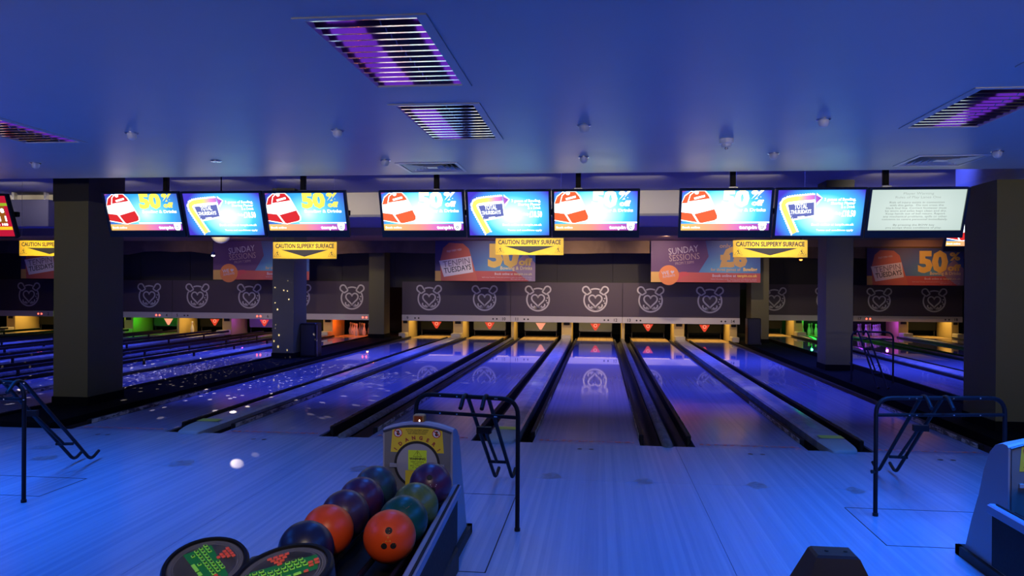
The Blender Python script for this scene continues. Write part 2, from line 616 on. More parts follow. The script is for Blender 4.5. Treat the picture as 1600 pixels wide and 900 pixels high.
# columns
cols = [('large grey column left of the lanes, nearest of the left row', -6.65, -6.2, 8.75, 9.45),
        ('speckle-lit grey column in the middle of the left row', -6.65, -6.2, 15.1, 15.8),
        ('grey column beside the number nine masking panel', -6.58, -6.13, 21.5, 22.1),
        ('dark column at the far right edge, nearest of the right row', 4.14, 4.75, 8.62, 9.34),
        ('dark column in the middle of the right row behind the far ramp stand', 4.1, 4.57, 14.6, 15.15),
        ('column at the right end of the number fourteen masking panel', 4.1, 4.57, 21.6, 22.3)]
for i, (lb, x0, x1, y0, y1) in enumerate(cols):
    t = thing('column', lb, 'column', ((x0 + x1) / 2, (y0 + y1) / 2, 0))
    hx, hy = (x1 - x0) / 2, (y1 - y0) / 2
    top = 3.52 if y0 < 15.5 else (3.0 if y0 < 20 else 2.8)
    if x0 > 4 and y0 < 9:
        top = 2.7
    MB().box(-hx, hx, -hy, hy, .055, top).build('shaft', COLM, t)
    MB().box(-hx - .012, hx + .012, -hy - .012, hy + .012, .055, .16).build('skirting', MC['island_carpet'], t)
    if y0 < 20 and top > 3:
        MB().box(-hx - .01, hx + .01, -hy - .01, hy + .01, 2.55 if y0 < 10 else 2.9, top - .005 if y0 > 10 else 2.95).build('collar', BLACK, t)

# ------------------------------------------------------------------ lanes
GOLD = {}
FOULM = mottle_mat('foul_print', (.34, .30, .44), (.80, .13, .08), 28, .3, lo=.48, hi=.56)
BPLATE = mottle_mat('bumper_print', (.09, .08, .07), (.60, .52, .40), 9, .5, stretch=(1, 1, 2.5), lo=.42, hi=.56)


def gutter_mb(xa, xb, y0, y1):
    m = MB(); vs = []; n = 8
    for y in (y0, y1):
        for k in range(n + 1):
            t = k / n
            x = xa + (xb - xa) * t
            z = -.015 - .085 * math.sin(PI * t)
            vs.append((x, y, z))
    fs = [(k, k + 1, n + 2 + k, n + 1 + k) for k in range(n)]
    m.add(vs, fs)
    m.add([(xa, y0, -.1), (xb, y0, -.1), (xb, y0, -.14), (xa, y0, -.14)], [(0, 1, 2, 3)])
    m.smooth = True
    return m


WIDE = set()
for n_ in range(1, 19):
    cx, d = lanes[n_]
    y0 = FOUL + d
    t = thing('bowling_lane', 'blue-lit polished bowling lane ending below number %s on the masking strip' % NW[n_], 'lane', (cx, y0, 0), group='bowling lanes side by side')
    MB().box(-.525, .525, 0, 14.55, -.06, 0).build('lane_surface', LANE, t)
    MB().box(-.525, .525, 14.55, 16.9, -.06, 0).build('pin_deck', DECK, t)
    fo = MB().add([(-.47, .10, .0012), (.47, .10, .0012), (.47, .17, .0012), (-.47, .17, .0012)], [(0, 1, 2, 3)]).build('foul_line', FOULM, t)
    for sd in (-1, 1):
        capside = (sd > 0) == (n_ % 2 == 1)
        a, b = sd * .53, sd * (.655 if capside else .73)
        gutter_mb(min(a, b), max(a, b), .01, 15.1).build('gutter', GUTTER, t)
        r0, r1 = sorted((sd * .532, sd * .575))
        up = .05 if n_ > 7 else .16
        rl = MB()
        if n_ > 7:
            rl.bbox(r0, r1, .32, 14.9, -.08, .045, .008)
            br = rl.build('bumper_rail', RAILB, t)
            e = sd * .5295
            MB().box(min(e, e - sd * .003), max(e, e - sd * .003), .34, 2.95, .002, .044).build('bumper_plate', BPLATE, br)
        else:
            rl.bbox(r0, r1, .3, 14.7, .10, .16, .008)
            br = rl.build('bumper_rail', RAILB, t)
            for k in range(8):
                yy = .6 + k * 1.8
                MB().box((r0 + r1) / 2 - .012, (r0 + r1) / 2 + .012, yy, yy + .05, -.09, .11).build('bumper_post', RAILB, br)

CAP = mottle_mat('cap_laminate', (.36, .38, .42), (.50, .52, .56), 5, .22, lo=.35, hi=.7)
NOSE = mat('cap_nose_grey', (.36, .38, .36), .5)
STICK = mat('sticker_lime', (.62, .68, .08), .5)
DIV = mottle_mat('divider_grey', (.07, .07, .075), (.14, .14, .15), 12, .4)


def cap(xa, xb, d, l):
    """laminate cover over the ball track between the two lanes of a pair"""
    t = thing('ball_return_capping', l, 'capping', ((xa + xb) / 2, FOUL + d, 0))
    h = .15
    # rounded profile across X, running along Y with a blunt rounded nose
    m = MB(); prof = [(-h, -.12), (-h, .035), (-h + .02, .055), (-.05, .066), (.05, .066), (h - .02, .055), (h, .035), (h, -.12)]
    yy = [.30, 14.7]
    vs = [(x, y, z) for y in yy for x, z in prof]
    fs = [(k, k + 1, 9 + k, 8 + k) for k in range(7)] + [tuple(range(8)), tuple(range(15, 7, -1))]
    m.add(vs, fs).build('cover', CAP, t)
    m = MB(); k8 = 8
    rings = []
    for k in range(k8 + 1):
        a = PI / 2 * k / k8
        y = .30 - .40 * math.sin(a)
        w = h * (.62 + .38 * math.cos(a)); zt = .055 * (.35 + .65 * math.cos(a)) + .004
        rings.append([(-w, y, .0 if y < .01 else -.1), (-w, y, zt * .6), (-w * .8, y, zt), (0, y, zt * 1.1), (w * .8, y, zt), (w, y, zt * .6), (w, y, .0 if y < .01 else -.1)])
    vs = [p for r_ in rings for p in r_]
    fs = [(i * 7 + k, i * 7 + k + 1, i * 7 + 8 + k, i * 7 + 7 + k) for i in range(k8) for k in range(6)]
    fs.append(tuple(range(k8 * 7, k8 * 7 + 7)))
    m.smooth = True
    m.add(vs, fs).build('nose', NOSE, t)
    MB().add([(-.115, .29, .0685), (.115, .29, .0685), (.115, .44, .0705), (-.115, .44, .0705)], [(0, 1, 2, 3)]).build('sticker', STICK, t)
    return t


def divider(x, d, l):
    t = thing('gutter_divider', l, 'divider', (x, FOUL + d, 0))
    m = MB(); vs = []
    ring = 9
    ysec = [(-.07, .25, -.02), (-.045, .7, -.005), (0, 1, 0), (15.4, 1, 0)]
    for y, s, dz in ysec:
        for k in range(ring):
            a = PI * k / (ring - 1)
            vs.append((-.055 * math.cos(a) * s, y, max(.045 * math.sin(a) * s + dz, .001 if y < 0 else -.14 if k in (0, ring - 1) else -.14)))
    fs = [(i * ring + k, i * ring + k + 1, i * ring + ring + 1 + k, i * ring + ring + k) for i in range(3) for k in range(ring - 1)]
    m.smooth = True
    m.add(vs, fs).build('ridge', DIV, t)


for od in (1, 3, 5, 7, 9, 11, 13, 15, 17):
    a, d = lanes[od]; b = lanes[od + 1][0]
    cap((a + .525 + b - .525) / 2 - .15, (a + b) / 2 + .15, d, 'pale blue-lit ball return capping between the lanes numbered %s and %s' % (NW[od], NW[od + 1]))
for ev in (4, 6, 10, 12, 16):
    a, d = lanes[ev]; b = lanes[ev + 1][0]
    divider((a + b) / 2, d, 'dark rounded divider between the black gutters of lanes numbered %s and %s' % (NW[ev], NW[ev + 1]))

# ------------------------------------------------------------------ masking units with emblem and numbers
MASK = mat('masking_purple', (.098, .068, .082), .55)
STRIP = mat('masking_strip_grey', (.66, .62, .57), .5)
EMB = mat('emblem_print', (.72, .66, .62), .55)
NUM = mat('number_print', (.03, .03, .03), .5)
REDLED = glow('red_led', (1, .05, .03), 9)


def emblem(m, cx, cz, r, w, th=.13):
    """ring, two crossed pins as ears, a heart between them"""
    t = th * r

    def q(x, z):
        return (cx + x * r, cz + z * r)
    m.arc(cx, cz, r * .95, 152, 388, t, w, 36)
    m.arc(cx, cz, r * .95, 67, 113, t, w, 8)
    for sd in (-1, 1):
        pts = [q(sd * .40, .68)]
        for k in range(11):
            a = R(48 - k * 19.6 - 0) if sd > 0 else 0
            an = R(-30 + k * 17.5)
            dx, dz = math.cos(an), math.sin(an)
            # tip circle around (.80,.86), opened towards the centre
            ca, sa = math.cos(R(-12)), math.sin(R(-12))
            pts.append(q(sd * (.80 + .27 * (dx * math.cos(R(45 - 57)) - dz * math.sin(R(45 - 57)))), .86 + .27 * (dx * math.sin(R(45 - 57)) + dz * math.cos(R(45 - 57)))))
        arcp = pts[1:]
        arcp = arcp[::-1]
        m.stroke([q(sd * .36, .66)] + arcp + [q(sd * .70, .44)], t, w)
        m.stroke([q(sd * .36, .66), q(sd * .70, .44)], t, w)
        m.stroke([q(sd * .56, -.36), q(sd * .58, -.5), q(sd * .50, -.62), q(sd * .34, -.70), q(sd * .12, -.72)], t, w)
        m.stroke([q(sd * .12, -.72), q(sd * .36, -.55)], t, w)
    hp = []
    for k in range(30):
        a = 2 * PI * k / 30
        x = 16 * math.sin(a) ** 3
        y = 13 * math.cos(a) - 5 * math.cos(2 * a) - 2 * math.cos(3 * a) - math.cos(4 * a)
        hp.append(q(x / 16 * .55, y / 16 * .58 - .02))
    m.stroke(hp, t, w, True)
    for x, z in ((.78, .14), (.70, -.08), (.78, -.26)):
        m.disc(cx + x * r, cz + z * r, .07 * r, w, 8)


def mask_unit(pair, x0, x1, y, led=()):
    a, b = pair
    t = thing('masking_unit', 'dark purple masking panel with two emblems above the strip numbered %s and %s' % (NW[a], NW[b]), 'masking panel', ((x0 + x1) / 2, y, 0), group='masking panels above the pins')
    hx = (x1 - x0) / 2 - .006
    MB().box(-hx, hx, 0, .06, .69, 1.675).build('panel', MASK, t)
    st = MB().box(-hx, hx, -.012, .06, .51, .685).build('number_strip', STRIP, t)
    for n_ in pair:
        m = MB(); emblem(m, lanes[n_][0] - (x0 + x1) / 2, 1.17, .345, .004); m.build('emblem', EMB, t)
    MB().text(str(a), -hx + .14, .553, .085, .014, 'L', .02).build('lane_number', NUM, st)
    MB().text(str(b), hx - .14, .553, .085, .014, 'R', .02).build('lane_number', NUM, st)
    for sd, n_ in ((-1, a), (1, b)):
        for k in range(2):
            m = MB().disc(sd * (hx - .40 - .11 * k), .59, .026, .014, 10)
            m.build('sensor', REDLED if n_ in led else NUM, st)
    return t


mask_unit((1, 2), -20.45, -17.1, 22.5, (2,))
mask_unit((3, 4), -16.45, -13.14, 22.5, (4,))
mask_unit((5, 6), -13.14, -9.87, 22.5, (6,))
mask_unit((7, 8), -9.87, -6.55, 22.5, (8,))
mask_unit((9, 10), -5.87, -2.60, 22.5)
mask_unit((11, 12), -2.60, .655, 22.5)
mask_unit((13, 14), .655, 3.965, 22.5)
mask_unit((15, 16), 4.78, 8.05, 25.7)
mask_unit((17, 18), 8.05, 11.35, 25.7, (17,))

# ------------------------------------------------------------------ sweep guards, kickbacks, pins
SWEEP = mat('sweep_black', (.005, .006, .0055), .7, spec=.1)
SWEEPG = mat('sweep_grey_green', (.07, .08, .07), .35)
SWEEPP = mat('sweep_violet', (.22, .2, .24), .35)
TRI = glow('triangle_red', (1, .07, .03), .75)
TRIO = glow('triangle_pale_orange', (1, .34, .20), 1.0)
TRID = mat('triangle_dark', (.12, .01, .01), .5)
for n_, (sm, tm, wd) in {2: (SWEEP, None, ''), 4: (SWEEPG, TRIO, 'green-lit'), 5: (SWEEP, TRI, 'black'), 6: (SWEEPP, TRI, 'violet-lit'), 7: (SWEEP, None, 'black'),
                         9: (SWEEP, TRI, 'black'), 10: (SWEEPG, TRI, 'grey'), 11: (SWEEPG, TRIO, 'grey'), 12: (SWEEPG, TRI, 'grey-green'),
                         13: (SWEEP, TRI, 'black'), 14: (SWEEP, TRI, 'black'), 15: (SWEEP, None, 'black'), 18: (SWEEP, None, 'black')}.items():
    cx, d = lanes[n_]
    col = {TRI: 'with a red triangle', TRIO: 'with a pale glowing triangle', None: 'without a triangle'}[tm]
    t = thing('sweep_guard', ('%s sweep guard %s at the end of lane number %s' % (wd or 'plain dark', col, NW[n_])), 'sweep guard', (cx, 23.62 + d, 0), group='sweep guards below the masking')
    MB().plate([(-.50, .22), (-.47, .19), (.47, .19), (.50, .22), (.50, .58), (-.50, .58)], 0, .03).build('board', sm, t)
    if tm:
        tr = MB().plate([(-.155, .435), (.155, .435), (.03, .235), (0, .225), (-.03, .235)], .031, .036).build('triangle', tm, t)
        if tm is TRI:
            MB().ring(0, .375, .045, .022, .0375, 14).build('ring_emblem', TRIO, tr)
    for sx in (-.49, .47):
        MB().box(sx, sx + .02, .031, .6, .18, .58).box(sx, sx + .02, .031, .06, 0, .18).build('arm', BLACK, t)

KICK = mat('kickback_cream', (.62, .47, .16), .45)
KB2 = mat('kickback_ivory', (.66, .58, .36), .4)


def kick(x, w, d, l, box=True):
    t = thing('kickback_post', l, 'post', (x, 22.75 + d, 0), group='yellow-lit kickback posts')
    MB().bbox(-w / 2, w / 2, 0, 1.1, -.1, .62, .012).build('board', KICK, t)
    if box:
        MB().bbox(-w / 2 + .01, w / 2 - .01, -.42, -.01, .0, .15, .015).build('step_box', KB2, t)
        MB().bbox(-w * .3, w * .3, -.03, -.001, .42, .5, .01).build('bracket', SEAM, t)


kicks = []
for od in (1, 3, 5, 7, 9, 11, 13, 15, 17):
    a, d = lanes[od]; b = lanes[od + 1][0]
    kick((a + b) / 2, .30, d, 'wide yellow-lit kickback post between the lanes numbered %s and %s' % (NW[od], NW[od + 1]))
for ev in (4, 10, 12, 16):
    a, d = lanes[ev]; b = lanes[ev + 1][0]
    kick((a + b) / 2 + .02, .085, d, 'thin yellow-lit kickback post between the lanes numbered %s and %s' % (NW[ev], NW[ev + 1]), False)
kick(lanes[9][0] - .78, .22, 0, 'yellow-lit kickback post at the left side of lane number nine')
kick(lanes[14][0] + .70, .22, 0, 'yellow-lit kickback post at the right side of lane number fourteen')
kick(lanes[18][0] + .74, .22, 3.2, 'yellow-lit kickback post at the right side of lane number eighteen')
# warm deck lamps behind the masking strips
for n_ in range(1, 19):
    cx, d = lanes[n_]
    area('deck_lamp', (cx, 23.02 + d, .58), (cx, 23.02 + d, 0), 1.25, .75, (1, .66, .25), .4 if n_ in (3, 8, 16, 17, 6, 4) else 10)

PINM = mat('pin_white', (.44, .43, .41), .35)
PINR = mat('pin_neck_red', (.5, .02, .02), .3)
prof = [(0.001, .381), (.018, .379), (.028, .370), (.0325, .352), (.031, .335), (.026, .312), (.0235, .288), (.025, .262), (.032, .235), (.043, .200),
        (.053, .160), (.0605, .118), (.059, .085), (.052, .045), (.043, .012), (.036, 0)]
proto_pin = thing('bowling_pin', 'x', 'bowling pin')
MB().lathe(prof, 20).build('body', PINM, proto_pin)
MB().lathe([(.0262, .300), (.0262, .306), (.0256, .306), (.0256, .300)], 20).build('neck_band', PINR, proto_pin)
first = True
for n_, wd in ((3, 'yellow and green lit'), (8, 'orange-red lit'), (16, 'bright green lit'), (17, 'violet lit')):
    cx, d = lanes[n_]
    idx = 0
    for row in range(4):
        for k in range(row + 1):
            x = cx + (k - row / 2) * .305; y = 22.98 + d + row * .264
            place = ['head pin', 'left pin of the second row', 'right pin of the second row', 'left pin of the third row', 'middle pin of the third row', 'right pin of the third row',
                     'leftmost pin of the back row', 'second from left in back row', 'third from left in back row', 'rightmost pin of the back row'][idx]
            idx += 1
            lb = '%s bowling pin below number %s, %s' % (wd, NW[n_], place)
            if first:
                o = proto_pin; o.location = (x, y, 0); o['label'] = lb; o['group'] = 'pins on the deck of lane %d' % n_; first = False
            else:
                copy_tree(proto_pin, lb, (x, y, 0), group='pins on the deck of lane %d' % n_)
copy_tree(proto_pin, 'single amber-lit bowling pin standing left of the red triangle under number five', (lanes[5][0] - .55, 23.2, 0), group='pins on the deck of lane 5')
for n_, col, p in ((3, (.55, 1, .01), 9), (8, (1, .14, .01), 15), (16, (.008, 1, .04), 16), (17, (.26, .03, 1), 18), (4, (.01, 1, .03), 7), (6, (.20, .02, 1), 9)):
    cx, d = lanes[n_]
    for dx in (-.38, .38):
        point('pin_lamp', (cx + dx, 22.85 + d, .44), col, p / 2)

# ------------------------------------------------------------------ hanging posters
PY = [None]


def poster(kind, x0, x1, y, l, zb=1.69, zt=2.79):
    W, H = x1 - x0, zt - zb
    t = thing('hanging_poster', l, 'poster', ((x0 + x1) / 2, y, zb))

    def m_(n, c):
        return mat('poster_' + n, c, .55)

    def X(u):
        return -W / 2 + u * W

    def Z(v):
        return v * H

    def P(pts):
        return [(X(a), Z(b)) for a, b in pts]
    MB().box(-W / 2, W / 2, 0, .02, 0, H).build('board', grad_mat('poster_blue_print', [(0, (.10, .34, .50)), (.45, (.05, .14, .36)), (1, (.05, .03, .12))], centre=(W * .18, H * .32), radius=(W * .62, H * .85), emissive=False), t)
    if kind == 1:
        MB().poly(P([(0, 0), (.12, 0), (.12, .25), (0, .25)]), .001).build('yellow_block', m_('amber', (.62, .36, .08)), t)
        MB().poly(P([(.40, 0), (.94, 0), (.80, .25), (.36, .25)]), .001).build('red_band', m_('coral', (.44, .08, .07)), t)
        MB().poly(P([(.80, .25), (.94, 0), (1, 0), (1, .45), (.9, .7), (.75, .3)]), .0012).build('mauve_fade', m_('mauve', (.30, .22, .28)), t)
        MB().poly(P([(.06, 0), (.43, 0), (.40, .28), (.34, .80), (.28, .93), (.14, .95), (.08, .82), (.05, .5)]), .002).build('price_tag', m_('brick', (.48, .11, .07)), t)
        MB().poly(P([(.04, .50), (.36, .62), (.385, .22), (.09, .10)]), .003).build('white_card', m_('white', (.62, .58, .60)), t)
        m = MB()
        m.text('TENPIN', X(.085), Z(.335), H * .15, .004, width=W * .27, rot=9)
        m.build('title_print', m_('grey', (.16, .13, .16)), t)
        m = MB().text('TUESDAYS', X(.095), Z(.185), H * .13, .004, width=W * .275, rot=9, bold=.015)
        m.build('title_print', m_('dark', (.03, .03, .05)), t)
        m = MB().text('50', X(.53), Z(.38), H * .52, .004, width=W * .31, bold=.055)
        m.text('%', X(.855), Z(.68), H * .2, .004, width=W * .11, bold=.04)
        m.text('off', X(.835), Z(.40), H * .16, .004, width=W * .135, bold=.05)
        m.build('price_print', m_('yellow', (.78, .55, .10)), t)
        m = MB().text('Bowling & Drinks', X(.655), Z(.285), H * .085, .004, width=W * .315, bold=.02)
        m.text('tenpin.co.uk', X(.79), Z(.155), H * .055, .004, width=W * .18, bold=.01)
        m.build('price_print', m_('pale_yellow', (.74, .64, .30)), t)
        m = MB().text('Book online at', X(.60), Z(.155), H * .055, .004, width=W * .18, bold=.01)
        m.text('Valid every Tuesday. Terms and conditions apply, see online for full details.', X(.47), Z(.085), H * .022, .004, width=W * .5)
        m.text('Not valid with any other offer.', X(.76), Z(.04), H * .022, .004, width=W * .21)
        m.text('ENJOY EVERY WEEK', X(.12), Z(.71), H * .05, .004, width=W * .15, rot=8)
        m.build('small_print', m_('white', (.62, .58, .60)), t)
    else:
        MB().poly(P([(0, .2), (.44, .24), (.53, .62), (.5, 1), (0, 1)]), .001).build('purple_field', m_('plum', (.10, .035, .13)), t)
        MB().poly(P([(0, 0), (1, 0), (1, .22), (0, .25)]), .0015).build('red_band', m_('coral', (.44, .08, .07)), t)
        MB().poly(P([(0, 0), (.11, 0), (.11, .25), (0, .25)]), .002).build('yellow_block', m_('amber', (.62, .36, .08)), t)
        MB().disc(X(.165), Z(.17), H * .24, .0025, 28).build('orange_disc', m_('orange', (.66, .20, .05)), t)
        MB().poly(P([(.28, .25), (.33, .25), (.36, .17), (.30, .14), (.24, 0), (.20, 0)]), .002).build('drip_shape', m_('crimson', (.50, .06, .07)), t)
        m = MB().text('SUNDAY', X(.165), Z(.66), H * .155, .004, width=W * .275, rot=7)
        m.text('WE', X(.10), Z(.17), H * .085, .004, width=W * .07, rot=8, bold=.02)
        m.text('SUNDAYS', X(.11), Z(.10), H * .055, .004, width=W * .115, rot=8, bold=.01)
        hp = []
        for k in range(20):
            a = 2 * PI * k / 20
            hp.append((X(.198) + 16 * math.sin(a) ** 3 / 16 * H * .045, Z(.245) + (13 * math.cos(a) - 5 * math.cos(2 * a) - 2 * math.cos(3 * a) - math.cos(4 * a)) / 16 * H * .045))
        MB().poly(hp, .004).build('heart_print', m_('lilac', (.50, .44, .52)), t)
        m.build('title_print', m_('lilac', (.50, .44, .52)), t)
        m = MB().text('SESSIONS', X(.17), Z(.50), H * .15, .004, width=W * .28, rot=5)
        m.text('FROM 7.30PM', X(.225), Z(.415), H * .065, .004, width=W * .17, rot=5)
        m.build('title_print', m_('rose', (.40, .28, .28)), t)
        m = MB().text('only', X(.63), Z(.83), H * .1, .004, width=W * .1)
        m.text('\u00a36', X(.63), Z(.40), H * .42, .004, width=W * .25, bold=.06)
        m.text('for three games of', X(.55), Z(.275), H * .07, .004, width=W * .27, bold=.01)
        m.build('price_print', m_('ochre', (.58, .36, .10)), t)
        m = MB().text('Bowling', X(.845), Z(.275), H * .08, .004, width=W * .125, bold=.03)
        m.text('tenpin.co.uk', X(.79), Z(.13), H * .065, .004, width=W * .18, bold=.02)
        m.build('price_print', m_('yellow', (.78, .55, .10)), t)
        m = MB().text('Book online at', X(.565), Z(.13), H * .065, .004, width=W * .215, bold=.015)
        m.text('Valid Sundays only. Terms and conditions apply.', X(.55), Z(.07), H * .02, .004, width=W * .42)
        m.text('See website for full details.', X(.70), Z(.03), H * .02, .004, width=W * .27)
        m.build('small_print', m_('lilac', (.50, .44, .52)), t)
    m = MB()
    for u in (.06, .94):
        m.tube([(X(u), .01, H), (X(u), .01, 2.8 - zb + .03)], .006, 6)
    m.build('hanger', STEEL, t)


poster(1, -4.50, -1.74, 20.8, 'tilted white card and 50% off poster hanging above lanes 10 and 11')
poster(2, 1.35, 4.18, 20.8, 'purple Sunday Sessions poster hanging above lanes 13 and 14')
poster(2, -10.92, -8.09, 20.8, 'Sunday Sessions poster half hidden by the speckle-lit column')
poster(1, -16.85, -14.05, 20.8, 'Tuesdays poster at the far left, cut off by the big column')
poster(1, 7.9, 10.62, 24.0, 'orange-lit Tuesdays poster on the right, beneath the white text screen', 1.66, 2.76)

# ------------------------------------------------------------------ caution signs
YEL = mat('sign_yellow', (.85, .50, .02), .45, emit=None)
SBLK = mat('sign_black', (.02, .018, .015), .5)


def caution(x0, x1, zb, zt, y, l):
    t = thing('caution_sign', l, 'sign', ((x0 + x1) / 2, y, zb), group='yellow slippery surface signs')
    W, H = x1 - x0, zt - zb
    MB().box(-W / 2, W / 2, 0, .008, 0, H).build('board', YEL, t)
    MB().text('CAUTION SLIPPERY SURFACE', 0, H * .64, H * .25, .002, 'C', .03, width=W * .92).build('warning_text', SBLK, t)
    MB().poly([(-W * .37, H * .53), (0, H * .12), (W * .37, H * .53)], .002).build('arrowhead', SBLK, t)
    for sd in (-1, 1):
        m = MB()
        c = sd * W * .425
        m.stroke([(c - W * .055, H * .13), (c + W * .055, H * .13), (c, H * .48)], .005, .002, True)
        m.disc(c - .004, H * .36, .009, .002, 8)
        m.stroke([(c - .004, H * .34), (c + .006, H * .24), (c + .022, H * .19)], .007, .002)
        m.stroke([(c + .004, H * .26), (c - .016, H * .19)], .006, .002)
        m.build('slip_symbol', SBLK, t)
    m = MB()
    for sd in (-1, 1):
        m.tube([(sd * W * .46, .004, H), (sd * W * .46, .004, 3.53 - zb)], .0022, 6)
    m.build('wire', STEEL, t)


caution(-4.40, -3.51, 1.90, 2.125, 10, 'yellow caution sign hanging below the third screen of the left row')
caution(-1.36, -.47, 1.955, 2.175, 10, 'yellow caution sign hanging below the middle row of screens')
caution(1.67, 2.58, 1.93, 2.15, 10, 'yellow caution sign below the right row, above the Sunday poster')
caution(-8.13, -7.2, 1.93, 2.145, 10, 'yellow caution sign cut off by the big left column')

# ------------------------------------------------------------------ screens
BEZ = mat('bezel_black', (.008, .008, .010), .3)
G = {k: glow('screen_' + k, c, s) for k, (c, s) in dict(
    red=((.80, .03, .03), 1.0), orange=((1, .16, .05), 1.0), white=((.92, 1, 1), 2.6), yellow=((1, .80, .10), 1.4), cream=((1, .9, .55), 2.2),
    lilac=((.16, .19, .55), 1.), purple=((.34, .10, .50), 1.), pink=((.8, .25, .6), 1.3), navy=((.05, .05, .30), .6), grey=((.24, .30, .27), 1.), green=((.35, .5, .02), 1.),
    ruby=((.55, .01, .04), 1.), brown=((.32, .10, .01), 1.), gold=((.95, .52, .02), 1.2), black=((.01, .01, .01), 1.)).items()}
BGA = grad_mat('advert_sky_glow', [(0, (.75, 1, 1)), (.22, (.30, .90, .95)), (.55, (.05, .42, .85)), (1, (.05, .03, .45))], centre=(.02, .0), radius=(.55, .42), es=1.25)
BGH = grad_mat('advert_sky_hot_glow', [(0, (.85, 1, 1)), (.30, (.45, .98, 1)), (.62, (.05, .42, .85)), (1, (.05, .03, .45))], centre=(-.02, .0), radius=(.55, .42), es=1.9)
BGB = grad_mat('advert_burst_glow', [(0, (.9, 1, 1)), (.25, (.50, .98, 1)), (.58, (.05, .45, .9)), (1, (.045, .03, .42))], centre=(.04, -.02), radius=(.52, .38), es=1.7)
BAND = grad_mat('advert_band_glow', [(0, (1, .60, .15)), (.45, (1, .35, .25)), (.68, (.75, .18, .60)), (1, (.25, .05, .45))], axis='X', span=(-.44, .44), es=1.15)
NEON = grad_mat('neon_arrow_glow', [(0, (1, .72, .12)), (.45, (1, .72, .15)), (.68, (.7, .25, .55)), (1, (.25, .06, .5))], axis='X', span=(-.42, .0), es=1.5)
BGC = grad_mat('plain_page_glow', [(0, (.80, .92, .84)), (1, (.55, .68, .62))], centre=(-.02, .0), radius=(.6, .4), es=1.0)
TILT = R(20)


